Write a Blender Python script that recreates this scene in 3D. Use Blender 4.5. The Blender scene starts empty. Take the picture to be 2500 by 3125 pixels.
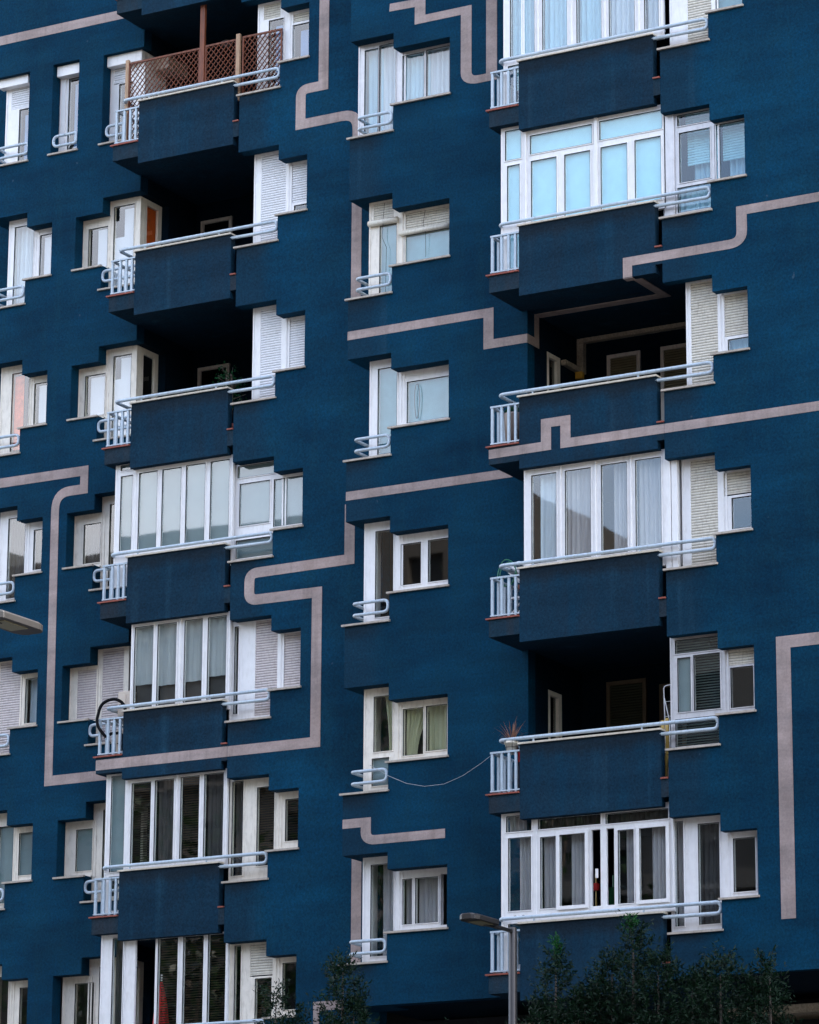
import bpy, bmesh, math, random
from mathutils import Vector, Matrix
random.seed(7)
SC = bpy.context.scene
COL = SC.collection
R_ = math.radians

# ------------------------------------------------------------------ camera
cam_d = bpy.data.cameras.new('camera'); cam = bpy.data.objects.new('camera', cam_d); COL.objects.link(cam)
yaw, pitch, roll = 0.521075483, 0.257973677, 0.00607885525
fwd = Vector((-math.sin(yaw)*math.cos(pitch), math.cos(yaw)*math.cos(pitch), math.sin(pitch)))
r0 = Vector((math.cos(yaw), math.sin(yaw), 0)); u0 = r0.cross(fwd)
rt = math.cos(roll)*r0 + math.sin(roll)*u0; up = -math.sin(roll)*r0 + math.cos(roll)*u0
cam.matrix_world = Matrix(((rt.x, up.x, -fwd.x, 0), (rt.y, up.y, -fwd.y, -55.0), (rt.z, up.z, -fwd.z, 0), (0, 0, 0, 1)))
cam_d.sensor_fit = 'VERTICAL'; cam_d.sensor_height = 36.0; cam_d.lens = 11402.63/3125*36.0
cam_d.clip_start = 0.5; cam_d.clip_end = 3000
SC.camera = cam

# ------------------------------------------------------------------ sky, sun, exposure
SUN_EL, SUN_AZ = R_(40), R_(70)        # sun behind the building: the facade lies in open shade
W = bpy.data.worlds.new('World'); SC.world = W; W.use_nodes = True
nt = W.node_tree; bg = nt.nodes['Background']
sky = nt.nodes.new('ShaderNodeTexSky'); sky.sky_type = 'NISHITA'; sky.sun_disc = False
sky.sun_elevation = SUN_EL; sky.sun_rotation = SUN_AZ
tc = nt.nodes.new('ShaderNodeTexCoord'); mp = nt.nodes.new('ShaderNodeMapping'); mp.inputs['Scale'].default_value = (1, 1, 2.6)
nz = nt.nodes.new('ShaderNodeTexNoise'); nz.inputs['Scale'].default_value = 2.3; nz.inputs['Detail'].default_value = 7
cr = nt.nodes.new('ShaderNodeValToRGB'); cr.color_ramp.elements[0].position = .46; cr.color_ramp.elements[1].position = .66
mx = nt.nodes.new('ShaderNodeMix'); mx.data_type = 'RGBA'
cr.color_ramp.elements[1].color = (.6, .6, .6, 1)
mx.inputs['B'].default_value = (9.0, 8.5, 8.2, 1)
nt.links.new(tc.outputs['Generated'], mp.inputs['Vector']); nt.links.new(mp.outputs[0], nz.inputs['Vector'])
nt.links.new(nz.outputs['Fac'], cr.inputs[0]); nt.links.new(cr.outputs[0], mx.inputs['Factor'])
nt.links.new(sky.outputs[0], mx.inputs['A']); nt.links.new(mx.outputs['Result'], bg.inputs['Color'])
bg.inputs['Strength'].default_value = 0.15
sl = bpy.data.lights.new('sun', 'SUN'); sl.energy = 2.2; sl.angle = R_(.5); sl.color = (1, .95, .87)
so = bpy.data.objects.new('sun', sl); COL.objects.link(so)
sd = Vector((math.sin(SUN_AZ)*math.cos(SUN_EL), math.cos(SUN_AZ)*math.cos(SUN_EL), math.sin(SUN_EL)))
so.rotation_euler = sd.to_track_quat('Z', 'Y').to_euler(); so.location = (0, 30, 80)
SC.view_settings.view_transform = 'Standard'; SC.view_settings.look = 'None'
SC.view_settings.exposure = 2.32; SC.view_settings.gamma = 1
SC.render.engine = 'CYCLES'
SC.cycles.max_bounces = 8; SC.cycles.transparent_max_bounces = 12

# ------------------------------------------------------------------ materials
def newmat(name):
    m = bpy.data.materials.new(name); m.use_nodes = True
    return m, m.node_tree, m.node_tree.nodes['Principled BSDF']
def N(t, k, **kw):
    n = t.nodes.new(k)
    for a, b in kw.items(): setattr(n, a, b)
    return n
def noise(t, scale, detail=4, vec=None, rough=.55):
    n = N(t, 'ShaderNodeTexNoise'); n.inputs['Scale'].default_value = scale; n.inputs['Detail'].default_value = detail
    n.inputs['Roughness'].default_value = rough
    if vec is not None: t.links.new(vec, n.inputs['Vector'])
    return n
def mapped(t, src, scale):
    m = N(t, 'ShaderNodeMapping'); m.inputs['Scale'].default_value = scale; t.links.new(src, m.inputs['Vector']); return m.outputs[0]
def ramp(t, src, a, b, ca=(0, 0, 0, 1), cb=(1, 1, 1, 1)):
    r = N(t, 'ShaderNodeValToRGB'); r.color_ramp.elements[0].position = a; r.color_ramp.elements[1].position = b
    r.color_ramp.elements[0].color = ca; r.color_ramp.elements[1].color = cb
    t.links.new(src, r.inputs[0]); return r.outputs[0]
def mixc(t, fac, a, b, mode='MIX'):
    m = N(t, 'ShaderNodeMix', data_type='RGBA', blend_type=mode)
    for sock, v in (('Factor', fac), ('A', a), ('B', b)):
        if isinstance(v, (int, float)): m.inputs[sock].default_value = v
        elif isinstance(v, tuple): m.inputs[sock].default_value = v if len(v) == 4 else v+(1,)
        else: t.links.new(v, m.inputs[sock])
    return m.outputs['Result']

def stucco(name, c1, c2, dirt, dirt_amt, rough=.85, bump=.35, grain=.6, mode='', soil=None, topshade=None):
    """painted render: cloudy colour, rain streaks, fine sand grain"""
    m, t, p = newmat(name)
    pos = N(t, 'ShaderNodeNewGeometry').outputs['Position']
    big = noise(t, .55, 5, mapped(t, pos, (1, 1, 1.4))); col = mixc(t, ramp(t, big.outputs['Fac'], .32, .7), c1, c2)
    st = noise(t, 1.0, 5, mapped(t, pos, (5.5, 5.5, .35)), .6)
    stz = ramp(t, st.outputs['Fac'], .50, .78)
    pt = noise(t, 1.6, 6, pos, .65); ptz = ramp(t, pt.outputs['Fac'], .42, .72)
    col = mixc(t, mixc(t, 1.0, stz, (dirt_amt,)*3, 'MULTIPLY'), col, dirt)
    col = mixc(t, mixc(t, 1.0, ptz, (dirt_amt*.8,)*3, 'MULTIPLY'), col, dirt)
    if mode:
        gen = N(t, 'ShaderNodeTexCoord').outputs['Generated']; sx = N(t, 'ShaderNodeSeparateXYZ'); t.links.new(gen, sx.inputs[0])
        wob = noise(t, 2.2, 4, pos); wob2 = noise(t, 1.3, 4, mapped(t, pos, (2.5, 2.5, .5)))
        if mode == 'patch':
            a1 = N(t, 'ShaderNodeMath', operation='MULTIPLY_ADD'); a1.inputs[1].default_value = .25; t.links.new(wob.outputs['Fac'], a1.inputs[0]); t.links.new(sx.outputs['X'], a1.inputs[2])
            fx = ramp(t, a1.outputs[0], .62, 1.08, (.85, .85, .85, 1), (0, 0, 0, 1))
            col = mixc(t, fx, col, soil)
        else:
            fx = ramp(t, wob2.outputs['Fac'], .35, .62, (.55, .55, .55, 1), (1, 1, 1, 1)); col = mixc(t, fx, col, soil)
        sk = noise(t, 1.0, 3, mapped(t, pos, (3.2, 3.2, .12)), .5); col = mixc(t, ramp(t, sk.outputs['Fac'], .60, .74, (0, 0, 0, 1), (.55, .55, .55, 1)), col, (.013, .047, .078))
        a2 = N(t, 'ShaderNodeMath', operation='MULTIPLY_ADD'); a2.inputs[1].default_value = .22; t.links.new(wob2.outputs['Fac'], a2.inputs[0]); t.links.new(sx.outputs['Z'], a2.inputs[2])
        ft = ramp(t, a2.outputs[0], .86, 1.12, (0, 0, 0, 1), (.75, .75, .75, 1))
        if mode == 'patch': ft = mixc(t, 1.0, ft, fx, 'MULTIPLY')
        col = mixc(t, ft, col, topshade)  # contact shade under sill and coping, painted into the top of the colour
    hb = noise(t, 1.1, 4, mapped(t, pos, (.6, .6, 3.2)), .6); col = mixc(t, .5, col, mixc(t, 1.0, col, ramp(t, hb.outputs['Fac'], .3, .7, (.55, .6, .65, 1), (1.35, 1.3, 1.3, 1)), 'MULTIPLY'))
    gr = noise(t, 24, 4, pos, .8)
    col = mixc(t, grain, col, mixc(t, 1.0, col, ramp(t, gr.outputs['Fac'], .34, .66, (.5, .5, .5, 1), (1.55, 1.55, 1.55, 1)), 'MULTIPLY'))
    sp = noise(t, 6.5, 2, pos, .3)
    col = mixc(t, ramp(t, sp.outputs['Fac'], .795, .815, (0, 0, 0, 1), (.25, .25, .25, 1)), col, (.10, .14, .18))
    t.links.new(col, p.inputs['Base Color']); p.inputs['Roughness'].default_value = rough
    p.inputs['Specular IOR Level'].default_value = .09
    b = N(t, 'ShaderNodeBump'); b.inputs['Strength'].default_value = bump; b.inputs['Distance'].default_value = .02
    g2 = noise(t, 20, 5, pos, .8); t.links.new(g2.outputs['Fac'], b.inputs['Height']); t.links.new(b.outputs[0], p.inputs['Normal'])
    return m
B1, B2, BD, BA = (.0002, .021, .045), (.0006, .039, .080), (.0030, .034, .058), .6
BLUE = stucco('blue_stucco', B1, B2, BD, BA)
GREYBLUE = stucco('weathered_blue_panel', B1, B2, BD, BA, mode='panel', soil=(.0062, .0240, .043), topshade=(.0080, .0145, .0205))
PATCH = stucco('weathered_blue_apron', B1, B2, BD, BA, mode='patch', soil=(.0045, .026, .048), topshade=(.0075, .0165, .0245))
LOGGIA = stucco('dark_navy_loggia', (.0006, .008, .017), (.0008, .010, .022), (.001, .008, .014), .4)  # facade blue darkened to imitate the deep shade of the loggias
SLABBLUE = stucco('soiled_slab_edge', (.010, .026, .040), (.008, .030, .05), (.026, .028, .032), .7)
PINK = stucco('pink_stripe_paint', (.335, .262, .238), (.39, .308, .278), (.21, .16, .14), .75, bump=.2, grain=.22)
WARMWALL = stucco('cream_wall', (.42, .36, .27), (.5, .43, .33), (.25, .2, .15), .6)

def simple(name, col, rough=.5, metal=0, spec=.5, var=.12, dirt=None, scale=6, stretch=(1, 1, 1)):
    m, t, p = newmat(name)
    pos = N(t, 'ShaderNodeNewGeometry').outputs['Position']
    n = noise(t, scale, 5, mapped(t, pos, stretch), .6)
    lo = tuple(c*(1-var) for c in col); hi = tuple(min(1, c*(1+var)) for c in col)
    c = mixc(t, ramp(t, n.outputs['Fac'], .3, .7), lo, hi)
    if dirt:
        n2 = noise(t, scale*.8, 6, mapped(t, pos, (3, 3, .8)), .7)
        c = mixc(t, ramp(t, n2.outputs['Fac'], .5, .78, (0, 0, 0, 1), (dirt[3],)*3+(1,)), c, dirt[:3])
    t.links.new(c, p.inputs['Base Color']); p.inputs['Roughness'].default_value = rough
    p.inputs['Metallic'].default_value = metal; p.inputs['Specular IOR Level'].default_value = spec
    return m
WHITE = simple('white_lacquered_aluminium', (.78, .755, .74), .35, var=.04, dirt=(.45, .40, .33, .35))
CREAM = simple('cream_pvc_frame', (.76, .69, .59), .45, var=.06, dirt=(.38, .32, .24, .6))
ALU = simple('anodised_aluminium', (.52, .50, .50), .38, .35, var=.08, dirt=(.25, .22, .2, .5))
TUBE = simple('pale_blue_enamel', (.40, .475, .54), .35, var=.08, dirt=(.22, .20, .18, .7), scale=11)
SHUT_W = simple('white_shutter', (.76, .75, .76), .5, var=.05, dirt=(.5, .46, .4, .3), scale=14)
SHUT_C = simple('yellowed_shutter', (.64, .59, .50), .55, var=.08, dirt=(.3, .25, .17, .75), scale=12)
SHUT_P = simple('pinkish_grey_shutter', (.58, .51, .49), .55, var=.08, dirt=(.3, .24, .21, .6), scale=12)
STONE = simple('sill_stone', (.40, .34, .28), .7, var=.2, dirt=(.12, .1, .08, .6), scale=8)
COPE = simple('coping_stone', (.56, .49, .39), .7, var=.15, dirt=(.16, .13, .1, .55), scale=7)
TERRA = simple('terracotta', (.24, .05, .028), .6, var=.2, dirt=(.14, .06, .04, .5))
WOOD = simple('stained_wood', (.15, .036, .010), .6, var=.35, dirt=(.09, .04, .025, .5), scale=9, stretch=(2, 2, .4))
WOODP = simple('pale_wood', (.36, .22, .13), .65, var=.3, scale=9, stretch=(4, 4, .4))
DARK = simple('dark_gap', (.012, .012, .013), .8)
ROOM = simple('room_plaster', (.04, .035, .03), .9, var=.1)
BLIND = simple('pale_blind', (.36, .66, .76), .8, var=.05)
BLIND_REFLW = simple('white_blind', (.58, .58, .63), .8, var=.03, stretch=(1, 1, .3))
FILM = simple('frosted_grey_film', (.17, .225, .24), .6, var=.14, scale=1.2)
SHEET = simple('hung_sheet', (.62, .63, .62), .85, var=.10, scale=3)
ORANGE = simple('orange_board', (.75, .13, .015), .6, var=.15)
REDCL = simple('red_canvas', (.55, .012, .012), .8, var=.1)
YELLOW = simple('yellow_plastic', (.42, .28, .07), .5, var=.08)
BLACKR = simple('black_rubber', (.004, .004, .005), .8, spec=.15)
BEIGE = simple('beige_painted_metal', (.52, .43, .35), .5, var=.06, dirt=(.3, .22, .15, .4))
POTW = simple('cream_pot', (.62, .56, .46), .45, var=.06)
POTB = simple('taupe_pot', (.30, .225, .19), .5, var=.08)
STEELP = simple('lamp_post_metal', (.045, .042, .040), .32, .55, var=.08)
LAMPH = simple('lamp_housing', (.032, .029, .027), .42, .2, var=.08)
LAMPG = simple('lamp_lens', (.24, .22, .13), .3, var=.1)
GREENH = simple('green_hose', (.01, .13, .06), .4)
ROPE = simple('white_rope', (.30, .31, .33), .8)
DRYL = simple('dry_leaf', (.22, .10, .06), .7, var=.4, scale=20)
BARK = simple('bark', (.07, .055, .042), .9, var=.3)
SOIL = simple('soil', (.03, .022, .016), .9)
ASPH = simple('asphalt', (.045, .045, .047), .85, var=.2, scale=2)
PAVE = simple('pavement_concrete', (.12, .115, .11), .85, var=.15, scale=1)
KERB = simple('kerb_granite', (.34, .33, .32), .8, var=.15)
FABR = simple('dark_cloth', (.02, .02, .03), .9)
BLUEP = simple('blue_plastic', (.01, .06, .42), .4)

def leafmat(name, c1, c2, rough=.35):
    m, t, p = newmat(name)
    g = N(t, 'ShaderNodeNewGeometry'); n = noise(t, 3.0, 3, g.outputs['Position'])
    rp = N(t, 'ShaderNodeMath', operation='ADD'); t.links.new(g.outputs['Random Per Island'], rp.inputs[0]); t.links.new(n.outputs['Fac'], rp.inputs[1])
    c = mixc(t, ramp(t, rp.outputs[0], .45, 1.3), c1, c2)
    t.links.new(c, p.inputs['Base Color']); p.inputs['Roughness'].default_value = rough
    p.inputs['Specular IOR Level'].default_value = .2
    tr = N(t, 'ShaderNodeBsdfTranslucent'); t.links.new(c, tr.inputs[0]); ms = N(t, 'ShaderNodeMixShader'); ms.inputs[0].default_value = .25
    out = t.nodes['Material Output']
    t.links.new(p.outputs[0], ms.inputs[1]); t.links.new(tr.outputs[0], ms.inputs[2]); t.links.new(ms.outputs[0], out.inputs[0])
    return m
LEAF = leafmat('dark_green_leaf', (.0012, .0075, .003), (.005, .022, .008), .55)
LEAFB = leafmat('fresh_green_leaf', (.005, .045, .008), (.010, .085, .014), .5)
LEAFI = leafmat('glossy_houseplant_leaf', (.003, .03, .01), (.008, .06, .02))
LEAFO = leafmat('street_tree_leaf', (.005, .014, .004), (.014, .032, .008))

def curtainmat(name, col):
    m, t, p = newmat(name)
    t.nodes.remove(p)
    pos = N(t, 'ShaderNodeNewGeometry').outputs['Position']
    n = noise(t, 3, 4, mapped(t, pos, (4, 4, .4)))
    c = mixc(t, ramp(t, n.outputs['Fac'], .3, .7), tuple(x*.82 for x in col), col)
    d = N(t, 'ShaderNodeBsdfDiffuse'); tr = N(t, 'ShaderNodeBsdfTranslucent'); ms = N(t, 'ShaderNodeMixShader'); ms.inputs[0].default_value = .15
    t.links.new(c, d.inputs[0]); t.links.new(c, tr.inputs[0])
    t.links.new(d.outputs[0], ms.inputs[1]); t.links.new(tr.outputs[0], ms.inputs[2]); t.links.new(ms.outputs[0], t.nodes['Material Output'].inputs[0])
    return m
CUR_W = curtainmat('white_curtain', (.72, .80, .88))
CUR_G = curtainmat('grey_sheer_curtain', (.56, .53, .55))
CUR_D = curtainmat('dim_net_curtain', (.10, .095, .095))
CUR_Y = curtainmat('cream_green_curtain', (.72, .70, .46))
CUR_B = curtainmat('light_blue_curtain', (.50, .76, .90))

def glassmat(name, tint, refl):
    m, t, p = newmat(name); t.nodes.remove(p)
    tr = N(t, 'ShaderNodeBsdfTransparent'); tr.inputs[0].default_value = tint+(1,)
    gl = N(t, 'ShaderNodeBsdfGlossy'); gl.inputs['Roughness'].default_value = .015; gl.inputs[0].default_value = (1, 1, 1, 1)
    lw = N(t, 'ShaderNodeFresnel'); lw.inputs['IOR'].default_value = 1.5
    mu = N(t, 'ShaderNodeMath', operation='MULTIPLY'); mu.inputs[1].default_value = refl; mu.use_clamp = True
    pos = N(t, 'ShaderNodeNewGeometry').outputs['Position']; n = noise(t, .9, 1, pos)
    b = N(t, 'ShaderNodeBump'); b.inputs['Strength'].default_value = .05; b.inputs['Distance'].default_value = .02
    t.links.new(n.outputs['Fac'], b.inputs['Height']); t.links.new(b.outputs[0], gl.inputs['Normal'])
    ms = N(t, 'ShaderNodeMixShader')
    gb = N(t, 'ShaderNodeNewGeometry'); inv = N(t, 'ShaderNodeMath', operation='SUBTRACT'); inv.inputs[0].default_value = 1; t.links.new(gb.outputs['Backfacing'], inv.inputs[1])
    m2 = N(t, 'ShaderNodeMath', operation='MULTIPLY'); t.links.new(mu.outputs[0], m2.inputs[0]); t.links.new(inv.outputs[0], m2.inputs[1])
    t.links.new(lw.outputs[0], mu.inputs[0]); t.links.new(m2.outputs[0], ms.inputs[0])
    t.links.new(tr.outputs[0], ms.inputs[1]); t.links.new(gl.outputs[0], ms.inputs[2]); t.links.new(ms.outputs[0], t.nodes['Material Output'].inputs[0])
    return m
GLASS = glassmat('window_glass', (.96, .98, .97), 2.1)
GLASSD = glassmat('smoked_glass', (.55, .62, .62), 1.5)

# ------------------------------------------------------------------ mesh helpers
class MB:
    def __init__(s): s.v = []; s.f = []
    def add(s, vs, fs):
        k = len(s.v); s.v += [tuple(a) for a in vs]; s.f += [tuple(k+i for i in f) for f in fs]; return s
    def box(s, x0, x1, y0, y1, z0, z1):
        return s.add([(x0, y0, z0), (x1, y0, z0), (x1, y1, z0), (x0, y1, z0), (x0, y0, z1), (x1, y0, z1), (x1, y1, z1), (x0, y1, z1)],
              [(0, 3, 2, 1), (4, 5, 6, 7), (0, 1, 5, 4), (1, 2, 6, 5), (2, 3, 7, 6), (3, 0, 4, 7)])
    def obox(s, a, b, w, h, upv=(0, 0, 1)):
        """bar from a to b with section w x h"""
        a = Vector(a); b = Vector(b); d = (b-a).normalized(); sd_ = d.cross(Vector(upv)).normalized(); uu = sd_.cross(d)
        vs = []
        for p in (a, b):
            for q, r in ((-1, -1), (1, -1), (1, 1), (-1, 1)): vs.append(p+sd_*(q*w/2)+uu*(r*h/2))
        return s.add(vs, [(0, 1, 2, 3), (7, 6, 5, 4), (0, 4, 5, 1), (1, 5, 6, 2), (2, 6, 7, 3), (3, 7, 4, 0)])
    def tube(s, pts, r, n=10, closed=False, rr=None):
        pts = [Vector(p) for p in pts]; m = len(pts); k = len(s.v); ring = []
        prev = None
        for i, p in enumerate(pts):
            if closed: d = (pts[(i+1) % m]-pts[i-1]).normalized()
            else: d = (pts[min(i+1, m-1)]-pts[max(i-1, 0)]).normalized()
            if prev is None:
                a = d.cross(Vector((0, 0, 1)))
                if a.length < .1: a = d.cross(Vector((1, 0, 0)))
                a.normalize()
            else:
                a = (prev-d*prev.dot(d)).normalized()
            prev = a; b = d.cross(a); rad = rr[i] if rr else r
            for j in range(n):
                t = 2*math.pi*j/n; s.v.append(tuple(p+a*(math.cos(t)*rad)+b*(math.sin(t)*rad)))
        for i in range(m if closed else m-1):
            i2 = (i+1) % m
            for j in range(n):
                j2 = (j+1) % n; s.f.append((k+i*n+j, k+i*n+j2, k+i2*n+j2, k+i2*n+j))
        if not closed:
            s.f.append(tuple(k+j for j in range(n))[::-1]); s.f.append(tuple(k+(m-1)*n+j for j in range(n)))
        return s
    def lathe(s, cx, cy, prof, n=20):
        k = len(s.v)
        for z, r in prof:
            for j in range(n): t = 2*math.pi*j/n; s.v.append((cx+r*math.cos(t), cy+r*math.sin(t), z))
        for i in range(len(prof)-1):
            for j in range(n): j2 = (j+1) % n; s.f.append((k+i*n+j, k+i*n+j2, k+(i+1)*n+j2, k+(i+1)*n+j))
        s.f.append(tuple(k+j for j in range(n))[::-1]); s.f.append(tuple(k+(len(prof)-1)*n+j for j in range(n)))
        return s
    def grid(s, axis, d0, d1, rects, holes=()):
        """extruded rectilinear sheet. axis 'y': (u,w)=(x,z) spanning y d0..d1; axis 'x': (u,w)=(y,z); axis 'z': (u,w)=(x,y)"""
        us = sorted({round(v, 4) for r in list(rects)+list(holes) for v in (r[0], r[2])}); ws = sorted({round(v, 4) for r in list(rects)+list(holes) for v in (r[1], r[3])})
        nu, nw = len(us)-1, len(ws)-1
        def ins(r, u, w): return r[0] < u < r[2] and r[1] < w < r[3]
        cell = [[False]*nw for _ in range(nu)]
        for i in range(nu):
            for j in range(nw):
                u = (us[i]+us[i+1])/2; w = (ws[j]+ws[j+1])/2
                cell[i][j] = any(ins(r, u, w) for r in rects) and not any(ins(h, u, w) for h in holes)
        cache = {}
        def V_(i, j, k):
            if (i, j, k) not in cache:
                u, w, d = us[i], ws[j], (d0, d1)[k]
                p = {'y': (u, d, w), 'x': (d, u, w), 'z': (u, w, d)}[axis]
                cache[(i, j, k)] = len(s.v); s.v.append(p)
            return cache[(i, j, k)]
        fl = axis == 'x'
        for i in range(nu):
            for j in range(nw):
                if not cell[i][j]: continue
                q = [V_(i, j, 0), V_(i+1, j, 0), V_(i+1, j+1, 0), V_(i, j+1, 0)]; s.f.append(tuple(q))
                q = [V_(i, j, 1), V_(i, j+1, 1), V_(i+1, j+1, 1), V_(i+1, j, 1)]; s.f.append(tuple(q))
                for di, dj, a, b in ((-1, 0, (i, j+1), (i, j)), (1, 0, (i+1, j), (i+1, j+1)), (0, -1, (i, j), (i+1, j)), (0, 1, (i+1, j+1), (i, j+1))):
                    ii, jj = i+di, j+dj
                    if 0 <= ii < nu and 0 <= jj < nw and cell[ii][jj]: continue
                    s.f.append((V_(*a, 0), V_(*a, 1), V_(*b, 1), V_(*b, 0)))
        return s
    def mesh(s, name):
        me = bpy.data.meshes.new(name); me.from_pydata(s.v, [], s.f); me.update()
        bm = bmesh.new(); bm.from_mesh(me); bmesh.ops.recalc_face_normals(bm, faces=bm.faces); bm.to_mesh(me); bm.free()
        return me
    def build(s, name, mat, parent=None, smooth=False, bevel=0, label=None, kind=None, recenter=True):
        if not s.v: return None
        c = Vector((0, 0, 0))
        if recenter:
            lo = [min(v[i] for v in s.v) for i in range(3)]; hi = [max(v[i] for v in s.v) for i in range(3)]
            c = Vector(((lo[0]+hi[0])/2, (lo[1]+hi[1])/2, lo[2])); s.v = [(v[0]-c.x, v[1]-c.y, v[2]-c.z) for v in s.v]
        me = s.mesh(name); me.materials.append(mat)
        if smooth:
            for p in me.polygons: p.use_smooth = True
        o = bpy.data.objects.new(name, me); COL.objects.link(o); place(o, c, parent)
        if bevel:
            b = o.modifiers.new('bevel', 'BEVEL'); b.width = bevel; b.segments = 1; b.limit_method = 'ANGLE'
        if label: o['label'] = label
        if kind: o['kind'] = kind
        return o
WLOC = {}
def place(o, c, parent=None):
    WLOC[o.name] = Vector(c)
    if parent is not None:
        o.parent = parent; o.location = Vector(c)-WLOC[parent.name]
    else: o.location = c
def thing(name, label, cat, loc, group=None):
    o = bpy.data.objects.new(name, None); COL.objects.link(o); o.empty_display_size = .2
    place(o, loc); o['label'] = label; o['category'] = cat
    if group: o['group'] = group
    return o
def tag(o, label, cat, group=None):
    o['label'] = label; o['category'] = cat
    if group: o['group'] = group
    return o
def rounded(pts, r, n=5):
    """round the corners of a 3-D polyline"""
    pts = [Vector(p) for p in pts]; out = [pts[0]]
    for i in range(1, len(pts)-1):
        a, b, c = pts[i-1], pts[i], pts[i+1]; rad = r[i] if isinstance(r, (list, tuple)) else r
        if rad <= 0: out.append(b); continue
        d1 = (a-b); d2 = (c-b); rad = min(rad, d1.length*.5, d2.length*.5); p = b+d1.normalized()*rad; q = b+d2.normalized()*rad
        for k in range(n+1):
            t = k/n; out.append(p*(1-t)**2+b*2*t*(1-t)+q*t*t)
    out.append(pts[-1]); return out

# ------------------------------------------------------------------ setting
GZ = -1.6
MB().box(-400, 400, -400, 400, GZ-.5, GZ).build('ground', PAVE, kind='structure')
MB().box(-400, 400, -48, -16, GZ+.004, GZ+.008).build('road', ASPH, kind='structure')
MB().box(-400, 400, -15.98, 60, GZ+.008, GZ+.13).build('pavement', PAVE, kind='structure')
k_ = MB()
for i in range(60): k_.box(-90+i*1.5, -90+i*1.5+1.49, -16.12, -15.98, GZ+.0, GZ+.13)
k_.build('kerb', KERB, kind='structure')

# ------------------------------------------------------------------ the blue building
BLD = thing('apartment_building', 'dark blue stepped apartment block with winding pink painted stripes and white window frames', 'building', (-31, 2, GZ))
YL, YR, YC, YQ, YM = 1.67, .78, 0.0, -1.16, 2.45
TH = .26
TC = [25.81, 22.73, 19.715, 16.71, 13.70, 10.735]
TR = [27.46, 24.43, 21.39, 18.385, 15.41, 12.49, 9.525, 6.55]
TL = [27.42, 24.44, 21.41, 18.465, 15.48, 12.52, 9.605, 6.65]
TQ = [25.82, 22.775, 19.745, 16.67, 13.66, 10.66]
DS, DSS, DTS = .30, 1.38, 1.875        # short lintel, short sill, tall sill below the tall lintel
TOP = 33.0
def ctr_holes(Ts, xt, xr, xl):
    hs = []
    for T in Ts: hs += [(xl, T-DTS, xt, T), (xt-.01, T-DSS, xr, T-DS)]
    return hs
# plane C
ch = ctr_holes(TC, -31.965, -30.79, -32.87)
MB().grid('y', YC, YC+TH, [(-32.87, 8.11, -29.22, TOP)], ch).build('facade_wall', BLUE, BLD)
mb = MB()
zs = [TOP]+[z for T in TC for z in (T, T-DTS)]+[8.11]
for i in range(0, len(zs), 2): MB().box(-32.87, -31.97, YC+TH, YR, zs[i+1], zs[i]).build('corner_pier', BLUE, BLD)
# plane R
rh = ctr_holes(TR, -34.88, -34.255, -35.77)
MB().grid('y', YR, YR+TH, [(-35.77, 5.0, -32.56, TOP)], rh).build('facade_wall', BLUE, BLD)
# plane Q (thin shell, windows sit almost flush)
qh = ctr_holes(TQ, -25.12, -24.48, -26.03)
MB().grid('y', YQ, YQ+.17, [(-26.03, 8.05, 15.0, TOP)], qh).build('facade_wall', BLUE, BLD)  # run on past the view so it keeps the street trees in shade
# plane L
lh = []
for i, T in enumerate(TL):
    if i == 0:
        lh += [(-42.2, T-DTS, -41.30, T), (-40.74, T-DTS+.02, -40.11, T+.03), (-39.53, T-DTS+.02, -38.58, T)]
    else:
        lh += [(-42.2, T-DTS, -41.25, T), (-41.26, T-DSS, -40.645, T-DS), (-40.08, T-DSS, -39.44, T-DS), (-39.45, T-DTS, -38.58, T)]
MB().grid('y', YL, YL+TH, [(-42.2, 3.0, -38.58, TOP)], lh).build('facade_wall', BLUE, BLD)
mb = MB()
zs = [TOP]+[z for T in TL for z in (T, T-DTS)]+[3.0]
for i in range(0, len(zs), 2): MB().box(-42.2, -41.27, YL+TH, YM, zs[i+1], zs[i]).build('corner_pier', BLUE, BLD)
MB().grid('y', YM, YM+TH, [(-54, 3.0, -41.86, TOP)]).build('facade_wall', BLUE, BLD)
# loggia of plane R/L : left side wall, back wall, right return
hs = [(YL+TH, T-DTS, 2.68, T) for T in TL]
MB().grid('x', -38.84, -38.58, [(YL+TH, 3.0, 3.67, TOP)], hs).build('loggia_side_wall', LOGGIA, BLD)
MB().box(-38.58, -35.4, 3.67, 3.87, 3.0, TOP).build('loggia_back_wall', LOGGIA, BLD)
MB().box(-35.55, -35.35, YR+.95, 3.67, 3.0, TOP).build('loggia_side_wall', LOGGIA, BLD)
# loggia of plane Q/C
hs = [(.73, T-DTS, 1.25, T-.2) for T in TQ]
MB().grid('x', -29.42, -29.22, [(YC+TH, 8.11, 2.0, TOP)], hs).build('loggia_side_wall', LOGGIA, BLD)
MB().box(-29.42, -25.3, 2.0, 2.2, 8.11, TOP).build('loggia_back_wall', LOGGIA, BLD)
MB().box(-25.70, -25.5, YQ+.95, 2.0, 8.11, TOP).build('loggia_side_wall', LOGGIA, BLD)
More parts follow.
